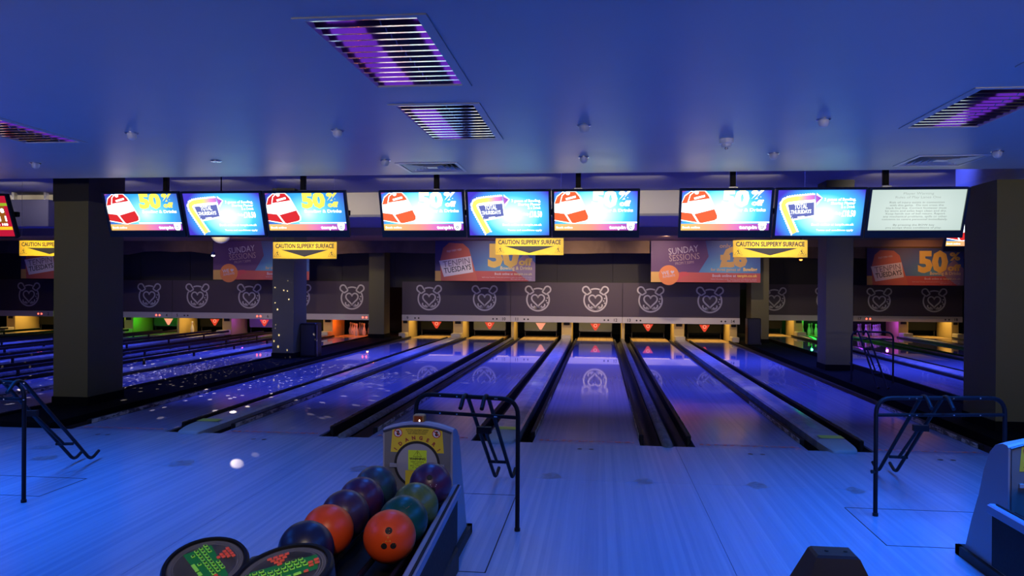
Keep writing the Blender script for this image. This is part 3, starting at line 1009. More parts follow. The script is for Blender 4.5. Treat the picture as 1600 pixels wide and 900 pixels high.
def monitor(kind, l, xa, xb, ztop, y=8.2, group='advert screens in a row', orange=False):
    W = xb - xa
    H = .525
    t = thing('wall_screen' if False else 'monitor', l, 'screen', ((xa + xb) / 2, y + .5 * H * math.sin(TILT), ztop - .5 * H * math.cos(TILT)), (TILT, 0, 0), group)
    sh = (-.185, .245) if kind in ('A', 'C') else (-.242, .247)
    sw = W / 2 - .025
    m = MB().bbox(-W / 2, W / 2, .012, .05, -H / 2, H / 2, .006)
    hz0, hz1 = sh
    m.box(-W / 2, W / 2, -.006, .012, -H / 2, hz0).box(-W / 2, W / 2, -.006, .012, hz1, H / 2)
    m.box(-W / 2, -sw, -.006, .012, hz0, hz1).box(sw, W / 2, -.006, .012, hz0, hz1)
    m.build('casing', BEZ, t)
    MB().bbox(-.25, .25, .05, .09, -.18, .15, .01).build('rear_cover', PLASTIC, t)
    hh = hz1 - hz0

    def X(u):
        return -sw + u * 2 * sw

    def Z(v):
        return hz0 + v * hh

    def P(pts):
        return [(X(a), Z(b)) for a, b in pts]
    bg = {'A': BGH if orange else BGA, 'B': BGB, 'C': BGC, 'D': G['ruby']}[kind]
    s = MB().rect(-sw, sw, hz0, hz1, -.010).build('display', bg, t)
    if kind == 'A':
        rd = G['orange'] if orange else G['red']
        MB().rect(-sw, sw, hz0, Z(.165), -.0096).build('banner', BAND, s)
        MB().rect(X(.40), sw, Z(.185), Z(.215), -.0096).build('white_rule', G['white'], s)
        MB().poly(P([(0, .95), (0, .45), (.03, .25), (.0, .21), (.0, 1), (.06, 1)]), -.0097).build('violet_corner', G['purple'], s)
        m = MB().poly(P([(0, .70), (.03, .88), (.10, .99), (.16, .97), (.21, .86), (.24, .2), (.21, .17), (0, .25)]), -.0094)
        m.poly(P([(.065, .70), (.09, .90), (.15, 1.0), (.26, 1.0), (.315, .88), (.425, .37), (.42, .27), (.385, .235), (.235, .165), (.20, .18)]), -.0091)
        m.build('tag_edge', G['white'], s)
        MB().poly(P([(0, .68), (.035, .86), (.10, .97), (.15, .95), (.14, .80), (.09, .70)]), -.0092).build('rear_tag_top', rd, s)
        MB().poly(P([(0, .46), (.12, .43), (.19, .2), (0, .27)]), -.0092).build('rear_tag_foot', rd, s)
        m = MB().poly(P([(.08, .73), (.10, .89), (.155, .985), (.255, .985), (.30, .87), (.318, .80)]), -.0088)
        m.build('price_tag_top', rd, s)
        m = MB()
        m.poly(P([(.150, .41), (.375, .535), (.41, .37), (.408, .29), (.38, .25), (.24, .185), (.212, .195)]), -.0088)
        m.build('price_tag_foot', rd, s)
        MB().disc(X(.165), Z(.955), .022, -.0084, 14).build('tag_eyelet', G['white'], s)
        MB().stroke(P([(.14, .80), (.26, .865)]), .022, -.0084).build('tag_line', G['white'], s)
        m = MB()
        m.text('tenpin', X(.665), Z(.035), hh * .085, -.0084, width=2 * sw * .20, bold=.03)
        m.disc(X(.925), Z(.085), .040, -.0084, 18).disc(X(.895), Z(.145), .016, -.0084, 10).disc(X(.955), Z(.145), .016, -.0084, 10)
        m.build('brand_print', G['white'], s)
        m = MB().text('Bowling & Drinks', X(.48), Z(.475), hh * .075, -.0084, width=2 * sw * .47, bold=.03)
        m.build('slogan_print', G['white'], s)
        m = MB()
        m.text('Book online', X(.02), Z(.05), hh * .05, -.0084, width=2 * sw * .2, bold=.02)
        m.build('white_print', G['white'], s)
        MB().ring(X(.925), Z(.08), .013, .008, -.0080, 10).build('bear_mark', G['navy'], s)
        m = MB().text('50', X(.455), Z(.62), hh * .375, -.0084, width=2 * sw * .305, bold=.06)
        m.text('%', X(.775), Z(.79), hh * .20, -.0084, width=2 * sw * .15, bold=.045)
        m.build('price_print', G['cream'] if orange else G['yellow'], s)
        m = MB()
        m.text('off', X(.785), Z(.625), hh * .13, -.0084, width=2 * sw * .135, bold=.055)
        m.build('price_print', G['cream'] if orange else G['yellow'], s)
    elif kind == 'B':
        m = MB()
        path = [(.235, .055), (.18, .25), (.125, .45), (.085, .60), (.075, .68), (.085, .74), (.12, .78), (.20, .805), (.32, .825), (.43, .84)]
        pp = P(path)
        for i in range(len(pp) - 1):
            a, b = Vector(pp[i]), Vector(pp[i + 1])
            dn = (b - a).normalized(); q = Vector((-dn.y, dn.x))
            k = max(2, int((b - a).length / .022))
            for j in range(k):
                c = a + (b - a) * (j / k)
                for sgn in ((1, -1)):
                    e = c + q * sgn * .037
                    m.disc(e.x, e.y, .0085, -.0088, 6)
        m.stroke(pp, .078, -.0094)
        m.poly(P([(.445, .93), (.52, .82), (.46, .66)]), -.0094)
        m.poly(P([(.105, .71), (.44, .765), (.455, .42), (.17, .32)]), -.0096)
        m.build('neon_edge', G['white'], s)
        m = MB()
        m.text('TOTAL', X(.205), Z(.585), hh * .105, -.0078, width=2 * sw * .15, bold=.02, rot=3)
        m.text('THURSDAYS', X(.168), Z(.475), hh * .08, -.0078, width=2 * sw * .235, bold=.018, rot=3)
        m.stroke(P([(.25, .41), (.33, .425)]), .008, -.0078)
        m.build('name_print', G['white'], s)
        m = MB()
        for st, u0, wd, v in (('3 games of Bowling,', .54, .36, .76), ('Sharing Platter', .62, .28, .68), ('& a Drink', .74, .16, .60)):
            m.text(st, X(u0), Z(v), hh * .06, -.0078, width=2 * sw * wd, bold=.02)
        m.build('offer_print', G['white'], s)
        m = MB()
        m.text('Book online at tenpin.co.uk', X(.42), Z(.22), hh * .05, -.0078, width=2 * sw * .49, bold=.02)
        m.text('Terms and conditions apply', X(.48), Z(.10), hh * .04, -.0078, width=2 * sw * .43, bold=.02)
        m.build('white_print', G['white'], s)
        m = MB().stroke(pp, .050, -.0091)
        m.poly(P([(.43, .90), (.505, .82), (.45, .70)]), -.0091)
        m.build('neon_arrow', NEON, s)
        MB().poly(P([(.125, .68), (.425, .73), (.44, .45), (.18, .36)]), -.0088).build('name_plate', G['lilac'], s)
        m = MB().text('Only', X(.68), Z(.46), hh * .06, -.0078, width=2 * sw * .07, bold=.02)
        m.text('\u00a318.50', X(.755), Z(.42), hh * .13, -.0078, width=2 * sw * .16, bold=.04)
        m.build('price_print', G['cream'], s)
    elif kind == 'C':
        m = MB()
        m.text('Player Warning', X(.50), Z(.875), hh * .055, -.0084, 'C', width=2 * sw * .32)
        m.text('Rules of Play Lanes One', X(.50), Z(.785), hh * .055, -.0084, 'C', width=2 * sw * .48)
        m.build('heading_print', glow('screen_pale_mauve', (.42, .50, .46), 1), s)
        m = MB()
        for k, (st, wd) in enumerate((('Risk of injury exists in connection', .58), ('with this game.  Do not cross the', .57), ('black foul line. Correct footwear must', .64),
                                      ('be worn and soles kept clean and dry.', .65), ('Keep hands out of ball return. Report', .63), ('any mechanical problems, spills or other', .68),
                                      ('concerns to centre personnel immediately.', .70), ('', 0), ('By pressing the BOW key', .44), ('you accept these conditions of play.', .60))):
            if st:
                m.text(st, X(.495), Z(.665 - .069 * k), hh * .045, -.0084, 'C', width=2 * sw * wd)
        m.build('page_print', G['grey'], s)
    else:
        MB().rect(-sw, sw, Z(.75), Z(.82), -.0096).build('green_bar', G['green'], s)
        MB().rect(X(.2), X(.93), Z(.33), Z(.75), -.0096).build('score_panel', G['brown'], s)
        m = MB().rect(X(.2), X(.75), Z(.33), Z(.52), -.0092).rect(X(.55), X(.98), Z(.16), Z(.24), -.0092)
        m.build('gold_cell', G['gold'], s)
        MB().rect(X(.2), X(.70), Z(.54), Z(.74), -.0092).build('dark_cell', G['black'], s)
        m = MB()
        m.text('8 8', X(.79), Z(.585), hh * .10, -.0085, width=2 * sw * .13, bold=.05).text('1 1', X(.82), Z(.38), hh * .12, -.0085, width=2 * sw * .11, bold=.05)
        m.text('6 105', X(.78), Z(.27), hh * .05, -.0085, width=2 * sw * .15, bold=.04)
        m.build('score_print', G['white'], s)
    return t


edges = [(-5.655, -4.725), (-4.71, -3.755), (-3.74, -2.785), (-2.41, -1.465), (-1.45, -.525), (-.515, .415), (.825, 1.785), (1.80, 2.715), (2.725, 3.69)]
kinds = 'ABAABAABC'
who = ['50% off advert screen at the left end of the left row', 'Total Thursdays advert screen in the left row', '50% off advert screen at the right end of the left row',
       '50% off advert screen at the left end of the middle row', 'Total Thursdays advert screen in the middle row', '50% off advert screen at the right end of the middle row',
       '50% off advert screen at the left end of the right row', 'Total Thursdays advert screen in the right row', 'white page of grey text on the screen at the right end']
for i, (a, b) in enumerate(edges):
    monitor(kinds[i], who[i], a, b, 2.583 - .002 * i, orange=i in (3, 5, 6))
monitor('D', 'red and gold score screen cut off by the left edge', -7.75, -6.83, 2.57, group='advert screens in a row')
monitor('A', 'small 50% off screen behind the dark right column', 4.86, 5.82, 2.58, 11.45, group='advert screens in a row')

# carriers: one pipe pair with a rail behind each row
for xs_, l in ((((-5.63, -2.80), (-5.0, -3.35)), 'black ceiling bracket carrying the left row of screens'),
               (((-2.39, .40), (-1.81, -.24)), 'black ceiling bracket carrying the middle row of screens'),
               (((.84, 3.67), (1.40, 2.95)), 'black ceiling bracket carrying the right row of screens'),
               (((-8.2, -6.85), (-7.6, -7.3)), 'black ceiling bracket carrying the red score screen')):
    (r0, r1), poles = xs_
    t = thing('screen_bracket', l, 'bracket', ((r0 + r1) / 2, 8.42, 2.36))
    cx = (r0 + r1) / 2
    MB().bbox(r0 - cx, r1 - cx, -.02, .02, -.03, .03, .006).build('rail', POWDER, t)
    for p in poles:
        MB().bbox(p - cx - .028, p - cx + .028, -.028, .028, .03, 3.53 - 2.36, .006).build('pole', POWDER, t)
        MB().bbox(p - cx - .05, p - cx + .05, -.05, -.02, .2, .26, .006).build('clamp', STEEL, t)
t = thing('screen_bracket', 'black ceiling bracket of the small screen behind the right column', 'bracket', (5.34, 11.67, 2.34))
MB().bbox(-.4, .4, -.02, .02, -.03, .03, .006).build('rail', POWDER, t)
MB().bbox(-.028, .028, -.028, .028, .03, 1.19, .006).build('pole', POWDER, t)

# ------------------------------------------------------------------ louvred lights and diffusers
LOUV = mat('louvre_aluminium', (.94, .94, .94), .15, 1.)
INNER = mat('louvre_box', (.05, .05, .07), .5)
TUBE = glow('uv_tube', (.20, .035, .75), .62)
lname = ['large louvred light in the ceiling top centre', 'second louvred light, nearer the screens in the middle', 'louvred violet light at the right side of the ceiling',
         'louvred light cut off by the top right corner', 'louvred light cut off by the left edge of the ceiling']
for i, (x0, x1, y0, y1) in enumerate(holes):
    t = thing('louvre_light', lname[i], 'ceiling light', ((x0 + x1) / 2, (y0 + y1) / 2, 2.70), group='louvred ceiling lights')
    hx, hy = (x1 - x0) / 2, (y1 - y0) / 2
    g = .002
    m = MB()
    e = .0
    for a, b, c, d in ((-hx + g, hx - g, -hy + g, -hy + .035), (-hx + g, hx - g, hy - .035, hy - g), (-hx + g, -hx + .05, -hy + .035, hy - .035), (hx - .05, hx - g, -hy + .035, hy - .035)):
        m.box(a, b, c, d, -.006, .03)
    m.build('frame', CEIL, t)
    m = MB().box(-hx + g, hx - g, -hy + g, hy - g, .16, .17)
    for a, b, c, d in ((-hx + g, hx - g, -hy + g, -hy + .01), (-hx + g, hx - g, hy - .01, hy - g), (-hx + g, -hx + .01, -hy + .01, hy - .01), (hx - .01, hx - g, -hy + .01, hy - .01)):
        m.box(a, b, c, d, .03, .16)
    m.build('box', INNER, t)
    for k in range(13):
        y = -hy + .05 + (2 * hy - .10) * k / 12
        yw = (y0 + y1) / 2 + y
        ui = Vector((yw, 1.16)).normalized(); uo = Vector((8.3 - yw, -.37)).normalized()
        tl = (uo.x - ui.x) / (ui.y - uo.y) * .013
        MB().add([(-hx + .05, y - .013, -.002 - tl), (hx - .05, y - .013, -.002 - tl), (hx - .05, y + .013, -.002 + tl), (-hx + .05, y + .013, -.002 + tl),
                  (-hx + .05, y, .05), (hx - .05, y, .05)], [(0, 1, 2, 3), (0, 4, 5, 1), (3, 2, 5, 4), (0, 3, 4), (1, 5, 2)]).build('slat', LOUV, t)
    for u in ((-.55, .85) if i in (0,) else (-.5,) if i == 1 else (.35,) if i == 2 else (.3,)):
        MB().bbox(u * hx - .085, u * hx + .085, -hy + .04, hy - .04, .10, .15, .02).build('tube', TUBE, t)
    MB().tube([(.2 * hx, -hy + .04, .02), (.2 * hx, hy - .04, .02)], .003, 6).build('tie_rod', STEEL, t)
DIFF = mat('diffuser_white', (.62, .62, .68), .4)
for i, (x0, x1, y0, y1) in enumerate(diffs):
    t = thing('air_diffuser', ['square four-way air diffuser above the middle screens', 'square four-way air diffuser above the right screens'][i], 'vent', ((x0 + x1) / 2, (y0 + y1) / 2, 2.70), group='square air diffusers')
    hx, hy = (x1 - x0) / 2 - .002, (y1 - y0) / 2 - .002

    def sq(m, o, i_, zo, zi):
        vs = [(s * o * hx, u * o * hy, zo) for s, u in ((-1, -1), (1, -1), (1, 1), (-1, 1))] + [(s * i_ * hx, u * i_ * hy, zi) for s, u in ((-1, -1), (1, -1), (1, 1), (-1, 1))]
        return m.add(vs, [(k, (k + 1) % 4, 4 + (k + 1) % 4, 4 + k) for k in range(4)])
    m = MB(); sq(m, 1, .9, -.008, -.008); sq(m, 1, 1, -.008, .06); sq(m, .9, .9, -.008, .02); m.build('frame', DIFF, t)
    for k in range(5):
        o = .86 - k * .15
        m = MB(); sq(m, o, o - .10, -.004, .035); sq(m, o, o - .01, -.004, -.002); m.build('vane', DIFF, t)
    MB().box(-.16 * hx, .16 * hx, -.16 * hy, .16 * hy, -.005, .005).build('centre_plate', DIFF, t)
    MB().box(-hx, hx, -hy, hy, .06, .07).build('box', INNER, t)

# downlights
dl = [(-3.56, 5.52, 'left of the near row of dome lights'), (-1.95, 5.56, 'between the left and right louvres, near row'), (-.12, 5.53, 'in the near row, right of the second louvre'),
      (1.51, 5.47, 'at the right end of the near row'), (-5.38, 6.82, 'at the left end of the far row'), (-1.97, 6.92, 'beside the middle air diffuser'),
      (-.15, 6.88, 'in the far row, below the third near dome'), (1.47, 6.81, 'in the far row, right of the smoke detector'), (3.29, 6.85, 'at the right end of the far row by the diffuser')]
for x, y, l in dl:
    t = thing('downlight', 'chrome-ringed frosted dome light ' + l, 'ceiling light', (x, y, 2.70), group='frosted dome lights')
    MB().lathe([(.030, -.001), (.050, -.001), (.050, -.006), (.040, -.012), (.030, -.012)], 24).build('ring', STEEL, t)
    MB().lathe([(.036, -.008), (.037, -.020), (.034, -.036), (.026, -.050), (.014, -.058), (.001, -.060)], 24).build('dome', FROST, t)
t = thing('downlight', 'flat chrome downlight without a dome above the left screens', 'ceiling light', (-3.57, 6.84, 2.70))
MB().lathe([(.030, -.001), (.052, -.001), (.052, -.006), (.040, -.012), (.030, -.010)], 24).build('ring', STEEL, t)
MB().lathe([(.029, -.006), (.001, -.006)], 20).build('lens', FROST, t)
t = thing('smoke_detector', 'white stepped smoke detector on the ceiling', 'detector', (.97, 6.14, 2.70))
MB().lathe([(.055, -.001), (.055, -.034), (.050, -.040), (.040, -.042), (.001, -.042)], 28).build('base', WHITEP, t)
MB().lathe([(.040, -.042), (.038, -.060), (.030, -.066), (.001, -.066)], 24).build('head', WHITEP, t)
MB().lathe([(.014, -.066), (.013, -.080), (.001, -.084)], 16).build('sensor', STEEL, t)

# mirror ball and void lamps
MIR = mat('mirror_facet', (.90, .78, .42), .3, .35)
t = thing('mirror_ball', 'mirror ball peeping out below the second left screen', 'mirror ball', (-6.89, 13.4, 2.475))
bm = bmesh.new(); bmesh.ops.create_uvsphere(bm, u_segments=20, v_segments=12, radius=.18)
me = bpy.data.meshes.new('ball'); bm.to_mesh(me); bm.free(); me.materials.append(MIR)
o = bpy.data.objects.new('ball', me); C.objects.link(o); o.parent = t
MB().tube([(0, 0, .18), (0, 0, 1.045)], .012, 8).build('stem', POWDER, t)
MB().lathe([(.06, .17), (.06, .21), (.02, .23)], 16).build('motor_cap', POWDER, t)
spot('mirror_ball_pin_spot', (-6.5, 11.6, 2.72), (-6.89, 13.4, 2.45), (1, .9, .68), 260, 15, .3, .02)
# the facets throw dots: a lamp at the ball whose beam is broken up by direction
l = bpy.data.lights.new('mirror_ball_dots', 'SPOT'); l.spot_size = R(152); l.spot_blend = .35
l.energy = 2300; l.shadow_soft_size = .004; l.color = (1, .82, .72)
l.use_nodes = True
n = l.node_tree.nodes; k = l.node_tree.links
em = n.get('Emission') or n.new('ShaderNodeEmission')
geo = n.new('ShaderNodeNewGeometry') if False else n.new('ShaderNodeTexCoord')
vo = n.new('ShaderNodeTexVoronoi'); vo.inputs['Scale'].default_value = 24; vo.inputs['Randomness'].default_value = .8
mr = n.new('ShaderNodeMapRange'); mr.inputs['From Min'].default_value = .19; mr.inputs['From Max'].default_value = .13
mr.inputs['To Min'].default_value = 0; mr.inputs['To Max'].default_value = 1
k.new(geo.outputs['Normal'], vo.inputs['Vector']); k.new(vo.outputs['Distance'], mr.inputs['Value']); k.new(mr.outputs[0], em.inputs['Strength'])
o = bpy.data.objects.new('mirror_ball_dots', l); o.location = (-6.70, 13.12, 2.24); C.objects.link(o)

HOT = glow('lamp_white', (1, .95, .85), 14)
for x, y, z, l, c in ((-9.06, 17.25, 2.22, 'small white spot lamp hanging left of the Sunday Sessions poster', HOT), (5.05, 20.2, 2.26, 'small amber beacon hanging right of the Sunday poster', glow('lamp_amber', (1, .25, .03), 10))):
    t = thing('hanging_lamp', l, 'lamp', (x, y, z))
    MB().tube([(0, 0, .06), (0, 0, 3.02 - z)], .008, 8).build('stem', POWDER, t)
    MB().lathe([(.015, .10), (.045, .08), (.05, .02), (.045, .02)], 16).build('housing', POWDER, t)
    MB().lathe([(.001, -.012), (.025, -.008), (.042, .018), (.001, .02)], 16).build('bulb', c, t)
t = thing('air_duct', 'square navy air duct box beside the red score screen', 'duct', (-12.1, 15.3, 2.77))
MB().bbox(-.75, .33, 0, .55, 0, .58, .01).build('box', mat('duct_navy', (.09, .09, .20), .7), t)
MB().box(-.6, -.55, .1, .2, .58, .76).box(.15, .2, .1, .2, .58, .76).build('hanger', STEEL, t)

# speaker cabinets at the columns
for x, y, l in ((-6.02, 15.6, 'tall black speaker cabinet at the foot of the speckle-lit column'), (4.02, 20.9, 'black speaker cabinet at the foot of the column by number fourteen')):
    t = thing('speaker_cabinet', l, 'speaker', (x, y, .055))
    MB().bbox(-.17, .17, -.17, .17, 0, .70, .012).build('cabinet', PLASTIC, t)
    MB().bbox(-.145, .145, -.178, -.171, .04, .66, .002).build('grille', BLACK, t)
    MB().tube([(.175, -.12, .66), (.18, -.13, .4), (.176, -.10, .1), (.19, -.11, .005)], .004, 6).build('cable', GREYP, t)

# ------------------------------------------------------------------ ball returns
HOODF = mat('hood_front_grey', (.16, .16, .155), .5, bump=.1, bscale=200)
HOODS = mat('hood_side_lavender', (.30, .30, .36), .45)
DOOR = mat('hood_door_grey', (.34, .34, .36), .4)
YS = mat('danger_yellow', (.78, .58, .03), .5)
LIME = mat('warning_lime', (.62, .85, .03), .5)
MAROON = mat('danger_maroon', (.35, .05, .03), .5)
WHT = mat('label_white', (.75, .72, .72), .5)
REDP = mat('label_red', (.55, .04, .05), .5)


def hood(x, l, front=True, h=.20):
    t = thing('ball_return_hood', l, 'ball return', (x, 4.25, 0))
    prof_ = [(-.01, .05), (-.01, .725), (0, .735), (.05, .735), (.12, .715), (.18, .665), (.24, .56), (.30, .40), (.38, .24), (.45, .07), (.47, .05)]
    m = MB(); n = 9
    vs = []
    for j in range(n):
        u = -1 + 2 * j / (n - 1)
        for y, z in prof_:
            wgt = max(0, (z - .35) / .35)
            vs.append((u * h, y, z + .036 * (1 - u * u) * wgt))
    L = len(prof_)
    fs = [(j * L + k, j * L + k + 1, j * L + L + k + 1, j * L + L + k) for j in range(n - 1) for k in range(L - 1)]
    fs += [tuple(range(L)), tuple(range((n - 1) * L + L - 1, (n - 1) * L - 1, -1))]
    fs.append(tuple(j * L for j in range(n)) + tuple(j * L + L - 1 for j in range(n - 1, -1, -1)))
    m.add(vs, fs); m.smooth = True
    m.build('shell', HOODS, t)
    b = .025
    m = MB().box(-h - b, h + b, -.05, -.0, 0, .055).box(-h - b, -h, 0, .52, 0, .055).box(h, h + b, 0, .52, 0, .055).box(-h - b, h + b, .47, .52, 0, .055).box(-h, h, 0, .47, 0.01, .05)
    m.build('base_bumper', BLACK, t)
    # front plate following the arched top
    pts = [(-h + .012, .08), (h - .012, .08)] + [(h * .94 * math.cos(a), .715 + .036 * (1 - math.cos(a) ** 2)) for a in [PI * k / 12 for k in range(13)]]
    fp = MB().plate(pts, .012, .022).build('front_plate', HOODF, t)
    MB().tube([(h * .97 * math.cos(PI * k / 16), -.022, .722 + .036 * (1 - math.cos(PI * k / 16) ** 2)) for k in range(17)], .007, 6).build('edge_trim', mat('trim_dark_grey', (.05, .05, .06), .4), t)
    m = MB(); m.ring(0, .542, .124, .014, .0265, 40); m.build('opening_ring', BLACK, t)
    MB().plate([(.117 * math.cos(2 * PI * k / 36), .542 + .117 * math.sin(2 * PI * k / 36)) for k in range(36)], .022, .026).build('ball_door', DOOR, t)
    for sd in (-1, 1):
        MB().plate([(sd * .115, .525), (sd * .155, .525), (sd * .155, .545), (sd * .115, .545)][::sd], .022, .034).build('door_tab', DOOR, t)
    # danger sign around the top of the opening
    sg = MB()
    out = [(.152, .608)] + [(.142 - .284 * (k - 1) / 14, .738 + .010 * (1 - (1 - 2 * (k - 1) / 14) ** 2)) for k in range(1, 16)] + [(-.152, .608)]
    inn = [(.131 * math.cos(R(30 + 120 * k / 16)), .542 + .131 * math.sin(R(30 + 120 * k / 16))) for k in range(17)]
    for k in range(16):
        sg.poly([inn[k], out[k], out[k + 1], inn[k + 1]], .0235)
    dsg = sg.build('danger_sign', YS, t)
    m = MB()
    for i, ch in enumerate('!DANGER!'):
        a = 146 - i * 112 / 7
        m.text(ch, .140 * math.cos(R(a)), .542 + .140 * math.sin(R(a)), .019, .0245, 'C', .06, rot=a - 90)
    m.build('danger_text', MAROON, dsg)
    m = MB()
    for k, (st, wd) in enumerate((('ROTATING EQUIPMENT BEHIND', .13), ('DO NOT REACH INTO OPENING', .115), ('RISK OF SERIOUS INJURY', .105))):
        m.text(st, 0, .731 - .010 * k, .0065, .0245, 'C', .02, width=wd)
    m.build('danger_small_print', SBLK, dsg)
    for sd in (-1, 1):
        c = sd * .110
        MB().disc(c, .716, .0225, .0244, 20).build('symbol_disc', WHT, dsg)
        m = MB().ring(c, .716, .0225, .0045, .0254, 22)
        m.stroke([(c - .015, .730), (c + .015, .702)], .005, .0256)
        m.build('no_hand_ring', REDP, dsg)
        m = MB().disc(c, .711, .009, .0250, 12)
        for a in (60, 80, 100, 120):
            m.stroke([(c, .713), (c + .015 * math.cos(R(a)), .713 + .017 * math.sin(R(a)))], .004, .0250)
        m.stroke([(c, .709), (c + .013, .715)], .004, .0250)
        m.build('hand_symbol', SBLK, dsg)
    wl = MB().rect(-.05, .055, .510, .622, .0275).build('warning_label', LIME, t)
    m = MB().stroke([(-.022, .587), (.027, .587), (.0025, .619)], .003, .0280, True)
    m.stroke([(.0025, .612), (.0025, .599)], .003, .0280).disc(.0025, .593, .002, .0280, 6)
    m.text('WARNING', .0025, .568, .012, .0280, 'C', .04, width=.092)
    for k, wd in enumerate((.075, .05, .08, .06)):
        m.text(['KEEP HANDS', 'CLEAR OF', 'BALL OPENING', 'AT ALL TIMES'][k], .0025, .554 - .011 * k, .006, .0280, 'C', .01, width=wd)
    m.build('warning_print', SBLK, wl)
    MB().rect(-.066, .04, .415, .508, .0272).build('yellow_label', YS, t)
    # amber signal lamp on top
    am = MB().bbox(-.036, .030, .01, .07, .768, .812, .006).build('signal_lamp', mat('amber_housing', (.45, .22, .05), .4), t)
    MB().bbox(-.026, .020, .004, .0095, .774, .807, .002).build('lens', mat('amber_lens', (.30, .06, .01), .2), am)
    MB().disc(.006, .783, .004, -.0035, 10).build('pilot_light', HOT, am)
    return t


hood(-1.01, 'grey ball return hood with yellow danger sign, behind the balls')
hood(2.30, 'lavender-sided ball return hood at the right edge')

RAIL = mat('rack_rail_blue', (.22, .28, .42), .4)
SKIRT = mat('rack_skirt', (.008, .009, .012), .6, spec=.2)


def rack(x, l):
    t = thing('ball_rack', l, 'ball rack', (x, 2.5, 0))
    for sd in (-1, 1):
        sh = Matrix(((1, -.046 if sd > 0 else 0, 0, 0), (0, 1, 0, 0), (0, 0, 1, 0), (0, 0, 0, 1)))
        MB().bbox(sd * .31 - .024, sd * .31 + .024, 0, 1.68, .40, .452, .008).xf(sh).build('side_rail', RAIL, t)
        MB().box(sd * .31 - .005, sd * .31 + .005, .02, 1.66, .14, .40).xf(sh).build('skirt', SKIRT, t)
        MB().bbox(sd * .31 + .012 - .007, sd * .31 + .012 + .007, .01, 1.65, .452, .459, .003).xf(sh).build('rail_strip', SKIRT, t)
    m = MB()
    for cx in (-.14, .14):
        for dx in (-.065, .065):
            m.tube([(cx + dx, .02, .400), (cx + dx, 1.66, .405)], .012, 8)
    m.build('ball_track', POWDER, t)
    MB().box(-.30, .22, .02, 1.66, .14, .34).build('tray', SKIRT, t)
    MB().bbox(-.26, .26, .1, 1.6, .0, .14, .01).build('plinth', BLACK, t)
    MB().box(-.31, .31, -.02, 0.0, .33, .47).build('end_stop', SKIRT, t)
    return t


rack(-1.005, 'black ball rack with blue rails holding the bowling balls')
rack(2.30, 'ball rack running out of the frame at the right edge')


def ball_mat(name, c1, c2, scale, coat=.0, rough=.34):
    return mottle_mat(name, c1, c2, scale, rough, .5, coat=coat, lo=.35, hi=.68)


BM = {'violet': ball_mat('ball_violet', (.020, .010, .060), (.10, .02, .055), 9), 'plum': ball_mat('ball_plum', (.030, .012, .05), (.07, .035, .06), 12),
      'greenswirl': ball_mat('ball_plum_green', (.035, .018, .055), (.02, .10, .08), 8), 'olive': ball_mat('ball_olive', (.055, .10, .02), (.13, .17, .035), 10),
      'teal': ball_mat('ball_teal', (.005, .06, .045), (.01, .09, .06), 5), 'orange': mat('ball_orange', (.80, .075, .010), .36, spec=.35),
      'navy': ball_mat('ball_navy', (.010, .012, .045), (.016, .02, .06), 4)}
bmesh_ball = None


def ball(c, loc, l, face, holes=True, emb=None):
    t = thing('bowling_ball', l, 'bowling ball', loc, group='bowling balls in the rack')
    r_ = .1085
    bm = bmesh.new(); bmesh.ops.create_uvsphere(bm, u_segments=48, v_segments=28, radius=r_)
    me = bpy.data.meshes.new('ball'); bm.to_mesh(me); bm.free(); me.materials.append(BM[c]); me.shade_smooth()
    o = bpy.data.objects.new('shell', me); C.objects.link(o); o.parent = t
    f = Vector(face).normalized()
    rt = f.cross(Vector((0, 0, 1))).normalized() if abs(f.z) < .95 else Vector((1, 0, 0))
    up = rt.cross(f)
    if holes:
        for a, b, rr in ((-.18, -.02, .0125), (.17, -.02, .0125), (0.0, .60, .0145)):
            d = (f + rt * a + up * b).normalized()
            q = d.orthogonal().normalized(); s_ = d.cross(q)
            m = MB(); n = 18
            vs = []
            for rad, dep in ((rr, 1.0006), (rr * .86, .985), (rr * .84, .90), (.0001, .90)):
                for k in range(n):
                    an = 2 * PI * k / n
                    base = math.sqrt(max(r_ * r_ - rad * rad, 0))
                    vs.append(d * base * (1.0008 if dep > .99 else 1.0006) + (q * math.cos(an) + s_ * math.sin(an)) * rad)
            m.add(vs, [(i * n + k, i * n + (k + 1) % n, i * n + n + (k + 1) % n, i * n + n + k) for i in range(3) for k in range(n)])
            m.build('finger_hole', mat('hole_black', (.004, .003, .003), .7), t)
    if emb:
        m = MB()
        kind, mt_, a0, b0 = emb
        P3 = []
        if kind == 'tri':
            m.stroke([(-.022, -.018), (.022, -.018), (0, .024)], .0035, 0, True)
            m.stroke([(-.010, -.012), (.010, -.012), (0, .009)], .003, 0, True)
            m.stroke([(-.030, -.026), (.030, -.026)], .003)
        elif kind == 'shield':
            m.poly([(-.024, .012), (.024, .012), (.012, -.008), (0, -.018), (-.012, -.008)])
        else:
            m.stroke([(-.018, 0), (.018, 0)], .004)
            m.stroke([(-.014, -.008), (.014, -.008)], .002)
        vs = []
        for px, _, pz in m.v:
            d = (f + rt * (a0 + px / r_) + up * (b0 + pz / r_)).normalized()
            vs.append(tuple(d * r_ * 1.002))
        m.v = vs
        m.build('printed_mark', mt_, t)
    return t


